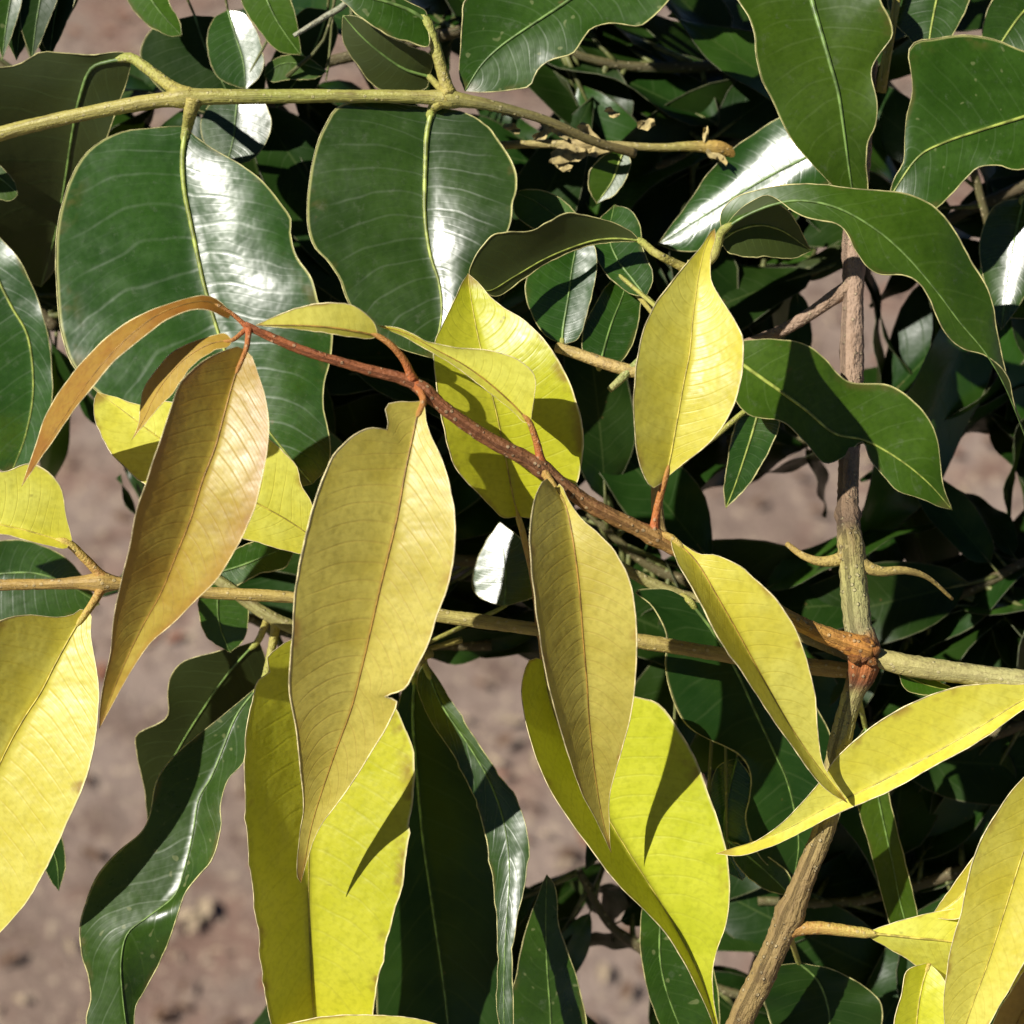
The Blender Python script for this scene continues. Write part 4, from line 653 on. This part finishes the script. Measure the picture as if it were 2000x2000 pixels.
LB = thing('left_edge_branch', 'green leaves at the left behind the red-brown rolled leaf', 'branch', P(-120, 450, 480))
stem(LB, [(-190, 330, 500, 16), (-120, 450, 480, 15), (-90, 700, 470, 14), (-80, 900, 465, 13), (-60, 1080, 460, 12)], STK, seed=35)
leaf(LB, GRNG(), [(-40, 430), (-10, 530), (22, 598), (55, 660), (65, 760), (50, 850), (20, 930)], [(-80, 500), (-70, 620), (-60, 760), (-40, 880)], [(0, 465), (45, 520), (85, 620), (102, 720), (98, 810), (70, 890)],
     [450, 440, 440, 450, 470], fl=.2, fr=[.1, .3], wave=5, pet=[(-115, 455, 480)], petr=(8, 6), rib=RIBG(), ribr=(4, 1.2), mr=1.5, label='teal-green leaf with a soft sheen')
leaf(LB, GRNG(), [(-60, 1130), (10, 1120), (70, 1120), (130, 1140), (195, 1180)], [(-40, 1070), (20, 1055), (80, 1065), (140, 1100)], [(-40, 1200), (20, 1215), (90, 1210), (150, 1200)],
     [440, 430, 425, 430], fl=.15, fr=.1, pet=[(-60, 1080, 460)], petr=(8, 6), rib=RIBP(), ribr=(3, 1), mr=1.5)
leaf(LB, GRNB(), [(-70, 300), (-30, 330), (10, 355), (35, 380)], [(-40, 300), (5, 328), (28, 355)], [(-50, 350), (-10, 385), (20, 392)],
     [420, 410, 410], fl=.1, fr=.1, pet=[(-160, 380, 490)], petr=(6, 5), rib=RIBP(), ribr=(3, 1), mr=1.2)
leaf(LB, GRND(), [(60, 1560), (85, 1620), (110, 1680), (115, 1740)], [(75, 1560), (118, 1630), (128, 1690)], [(50, 1600), (80, 1680), (100, 1720)],
     [380, 390, 400], fl=.1, fr=.1, pet=[(-60, 1300, 440), (-60, 1075, 460)], petr=(6, 5), rib=RIBP(), ribr=(3, 1), mr=1.2)

# ------------------------------------------------------------------ background: shaded branches further in
PATCH = [(130, 0, 272, 105), (370, 0, 440, 62), (645, 90, 720, 170), (130, 850, 225, 1130), (180, 1190, 330, 1760), (330, 1200, 450, 1290), (90, 1560, 300, 1760), (0, 1790, 480, 2000), (330, 1500, 490, 2000),
         (925, 1370, 1125, 1690), (880, 1312, 975, 1370), (1125, 1870, 1235, 2000), (1405, 935, 1590, 1085), (1580, 545, 1690, 735), (1745, 570, 1795, 640), (1855, 855, 1955, 945), (1622, 900, 1642, 1010), (1545, 1940, 1600, 1985), (965, 175, 1050, 205)]
def in_patch(x, y, m=6):
    return any(a - m < x < c + m and b - m < y < d + m for a, b, c, d in PATCH)
def project(w):
    d = w - CAM; dz = d.dot(FWD); return 1000 + d.dot(RGT) / dz / TAN * 1000, 1000 - d.dot(UPV) / dz / TAN * 1000

def generic_leaf_mesh(name, mat, marg, seed, lng=.095, wid=.034):
    """leaf along +X, base at the origin, upper side +Z, arched and wavy"""
    rg = np.random.RandomState(seed); nu, nv = 18, 4; t = np.linspace(0, 1, nu); V, U, F = [], [], []
    arch = rg.uniform(.05, .32); fold = rg.uniform(.1, .5); wv = rg.uniform(.0015, .004); ph = rg.uniform(0, 6.28); tw = rg.uniform(-.5, .5)
    prof = np.sin(np.pi * np.clip(t, 0, 1) ** rg.uniform(.62, .85)) ** .85 * (1 - .15 * t)
    for i in range(nu):
        for k in range(-nv, nv + 1):
            v = k / nv; y = v * wid * .5 * prof[i]; z = fold * abs(y) ** 1.15 * 1.6 + wv * v * v * math.sin(t[i] * 15 + ph + (2 if k > 0 else 0)) - arch * lng * t[i] ** 2
            a = tw * t[i]; V.append((t[i] * lng * (1 - .1 * arch), y * math.cos(a) - z * math.sin(a) * .3, z + y * math.sin(a))); U.append((t[i], v * .5 + .5))
    c = 2 * nv + 1
    for i in range(nu - 1):
        for k in range(c - 1): a0 = i * c + k; F.append((a0, a0 + c, a0 + c + 1, a0 + 1))
    fm = [0] * len(F); W = np.array(V)
    for idx in (0, c - 1):
        tv, tf, tu = tube_geo(W[[i * c + idx for i in range(nu)]], np.full(nu, .00022), 4); o = len(V)
        V += [tuple(q) for q in tv]; U += [(a, 1.) for a, b in tu]; F += [tuple(o + q for q in f) for f in tf]; fm += [1] * len(tf)
    tv, tf, tu = tube_geo(np.array([(-.012, 0, .001), (-.006, 0, .0005), (0, 0, 0), (.01, 0, W[c * 2 + nv][2])]), np.array([.0011, .0009, .0008, .0003]), 6); o = len(V)
    V += [tuple(q) for q in tv]; U += [(a, .5) for a, b in tu]; F += [tuple(o + q for q in f) for f in tf]; fm += [2] * len(tf)
    me = bpy.data.meshes.new(name); me.from_pydata([tuple(v) for v in V], [], F)
    for m in (mat, marg, plain('shade_toned_petiole', (.13, .14, .04), .6)): me.materials.append(m)  # petiole colour darkened to look shaded
    me.polygons.foreach_set('material_index', fm); me.polygons.foreach_set('use_smooth', [True] * len(F))
    ul = me.uv_layers.new(name='leaf'); li = np.zeros(len(me.loops), int); me.loops.foreach_get('vertex_index', li); ul.data.foreach_set('uv', np.asarray(U)[li].astype(np.float32).ravel()); me.update()
    return me, W

from mathutils import Matrix
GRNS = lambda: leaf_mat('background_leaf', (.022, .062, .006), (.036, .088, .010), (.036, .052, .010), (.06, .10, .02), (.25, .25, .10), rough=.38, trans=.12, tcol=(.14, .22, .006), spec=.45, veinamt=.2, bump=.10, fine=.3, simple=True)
BGM = [generic_leaf_mesh('leaf', (GRND, GRND, GRND, GRND, GRNS, GRND)[i](), plain('shade_toned_margin', (.07, .08, .03), .6), 50 + i, .085 + .006 * i, .027 + .0015 * i) for i in range(6)]  # mostly the shade-darkened leaf colour; margin darkened to match
NB = [0]
CELL = 25; COV = np.zeros((80, 80), bool)
def mark(pr):
    for x, y in pr:
        i, j = int(y // CELL), int(x // CELL)
        if 0 <= i < 80 and 0 <= j < 80: COV[i, j] = True
for o in list(COL.objects):
    if o.type == 'MESH' and o.name.split('.')[0] in ('leaf', 'stem'):
        co = np.zeros(len(o.data.vertices) * 3); o.data.vertices.foreach_get('co', co); co = co.reshape(-1, 3)
        mark([project(w) for w in co])
STEMS = []
def place_leaf(b, base, dv, up, sc_, me, W, mind=470, margin=6):
    dv = dv / np.linalg.norm(dv); ax = np.cross(up, dv); ax /= np.linalg.norm(ax); nz = np.cross(dv, ax); off = base + dv * .0125 * sc_
    M = np.stack([dv, ax, nz], 1) * sc_; wp = (M @ W[::3].T).T + off
    if any(in_patch(x, y, margin) for x, y in [project(w) for w in wp]): return False
    if min((w - CAM).dot(FWD) for w in wp) < D0 + mind * PX: return False
    o = bpy.data.objects.new('leaf', me); COL.objects.link(o); o.parent = b; o.matrix_parent_inverse = inv_of(b)
    m4 = Matrix.Identity(4)
    for r_ in range(3):
        for c_ in range(3): m4[r_][c_] = M[r_, c_]
        m4[r_][3] = off[r_]
    o.matrix_basis = m4; NB[0] += 1; mark([project(w) for w in (M @ W.T).T + off]); return True
def bg_branch(label, pts, count, tilt=.0, seed=0, spread=1.0, scale=1.0, tries=22, group=None):
    rg = np.random.RandomState(900 + seed)
    b = thing('shaded_branch', label, 'branch', P(*pts[-1][:3]), group)
    stem(b, pts, stem_mat('shade_toned_bark', [(0, (.12, .11, .04)), (1, (.10, .08, .035))], fleckamt=.4), seed=40 + seed, wob=.06, sides=9)  # bark painted dark to stand for the shade inside the shrub
    s = spline(pts, 200); STEMS.append((b, s))
    for q in range(count):
        for _ in range(tries):
            i = rg.randint(4, 198); base = P(*s[i, :3])
            # hang direction: outwards from the stem in the picture plane, drooping
            ang = rg.uniform(0, 6.283); dv = math.cos(ang) * RGT + math.sin(ang) * UPV + rg.uniform(-.5, .7) * FWD + np.array([0, 0, -.35]); dv /= np.linalg.norm(dv)
            up = np.array([rg.normal(0, .45), rg.normal(0, .45), 1.0]) - .3 * FWD; ax = np.cross(up, dv); ax /= np.linalg.norm(ax); nz = np.cross(dv, ax)
            sc_ = scale * rg.uniform(.75, 1.1) * (1 if _ < 6 else .72 if _ < 12 else .5); off = base + dv * .0125 * sc_
            me, W = BGM[rg.randint(0, len(BGM))]
            M = np.stack([dv, ax, nz], 1) * sc_; wp = (M @ W[::3].T).T + off
            pr = [project(w) for w in wp]
            if any(in_patch(x, y) for x, y in pr): continue
            if min((w - CAM).dot(FWD) for w in wp) < D0 + 470 * PX: continue
            o = bpy.data.objects.new('leaf', me); COL.objects.link(o); o.parent = b; o.matrix_parent_inverse = inv_of(b)
            m4 = Matrix.Identity(4)
            for r_ in range(3):
                for c_ in range(3): m4[r_][c_] = M[r_, c_]
                m4[r_][3] = off[r_]
            o.matrix_basis = m4; NB[0] += 1
            mark([project(w) for w in (M @ W.T).T + off])
            break

def ln(a, b, z0, z1, r0=9, r1=12, sag=40):
    return [(a[0], a[1], z0, r0), ((a[0]*2+b[0])/3, (a[1]*2+b[1])/3 + sag, z0*.67+z1*.33, r0), ((a[0]+2*b[0])/3, (a[1]+2*b[1])/3 + sag*.6, z0*.33+z1*.67, r1), (b[0], b[1], z1, r1)]
BR = [
 ('leafy branch in the dark gap under the overhanging green leaves', ln((1000, 60), (1560, 130), 700, 800), 26),
 ('shaded branch behind the dry tan scraps', ln((1000, 330), (1520, 260), 760, 700), 26),
 ('shaded branch crossing behind the long wavy draping leaf', ln((1330, 580), (2080, 330), 800, 700), 26),
 ('branch at the right with sunlit white-glinting leaves', ln((1900, 330), (2060, 760), 620, 700), 16),
 ('shaded branch behind the twisted bright green leaf', ln((1420, 860), (2060, 720), 800, 760), 20),
 ('dark branch right of the upright brown woody stem', ln((1700, 1180), (2080, 1060), 700, 640), 22),
 ('dark branch under the pale olive side branch', ln((1640, 1480), (2080, 1380), 680, 640), 22),
 ('dark branch behind the lance-shaped yellow leaf', ln((1480, 1760), (2060, 1640), 700, 640), 24),
 ('dark branch at the foot of the upright brown woody stem', ln((1300, 1900), (1900, 1940), 760, 700), 18),
 ('shaded branch behind the tan-yellow hanging leaf', ln((1150, 1000), (1480, 1180), 640, 620), 22),
 ('shaded branch between the two largest dark green leaves', ln((480, 330), (700, 720), 720, 760), 18),
 ('branch over the olive-green branch, among small sunlit leaves', ln((300, 130), (900, 60), 720, 660), 20),
 ('dark branch above the dull olive underside leaf', ln((-60, 60), (140, 160), 700, 700), 10),
 ('dark branch below the dull olive underside leaf', ln((-60, 400), (110, 640), 720, 740), 12),
 ('shaded branch under the broad tan-yellow bitten leaf', ln((560, 1000), (1000, 1100), 640, 640), 18),
 ('dark branch below the thin tan twig', ln((420, 1180), (960, 1260), 720, 700), 16),
 ('dark branch behind the frosty white narrow leaf', ln((760, 1500), (900, 2050), 760, 780), 16),
 ('dark branch between the two lime-yellow hanging leaves', ln((1130, 1700), (1300, 1880), 740, 760), 10),
 ('shaded branch under the lime leaf behind the red-brown stem', ln((860, 620), (1260, 760), 700, 640), 18),
]
for i, (lb, pts, cnt) in enumerate(BR):
    bg_branch(lb, pts, cnt, seed=i)
# close the remaining see-through gaps in the shade with more leaves from the nearest branch
rgf = np.random.RandomState(77); added = 0
for rnd_ in range(3):
    for i in range(80):
        for j in range(80):
            x, y = j * CELL + 12, i * CELL + 12
            if COV[i, j] or in_patch(x, y, 4) or added > 150: continue
            best = sorted(((np.hypot(s[:, 0] - x, s[:, 1] - y).min(), k) for k, (bb, s) in enumerate(STEMS)))[:2]
            done = False
            for dist, k in best:
                bb, s = STEMS[k]
                for att in range(10):
                    q = int(np.clip(np.argmin(np.hypot(s[:, 0] - x, s[:, 1] - y)) + rgf.randint(-40, 41), 2, 197)); base = P(*s[q, :3])
                    tgt = P(x, y, s[q, 2] + rgf.uniform(-20, 120)); dv = tgt - base; L_ = np.linalg.norm(dv)
                    if L_ < .01: continue
                    me, W = BGM[rgf.randint(0, len(BGM))]; sc_ = min(1.5, max(.35, (L_ + .02) / .1 * rgf.uniform(.9, 1.3)))
                    if place_leaf(bb, base, dv, -FWD + rgf.normal(0, .5, 3), sc_, me, W, 440, 2): done = True; added += 1; break
                if done: break
print('background leaves', NB[0], 'fill', added, 'open cells', int((~COV).sum()))
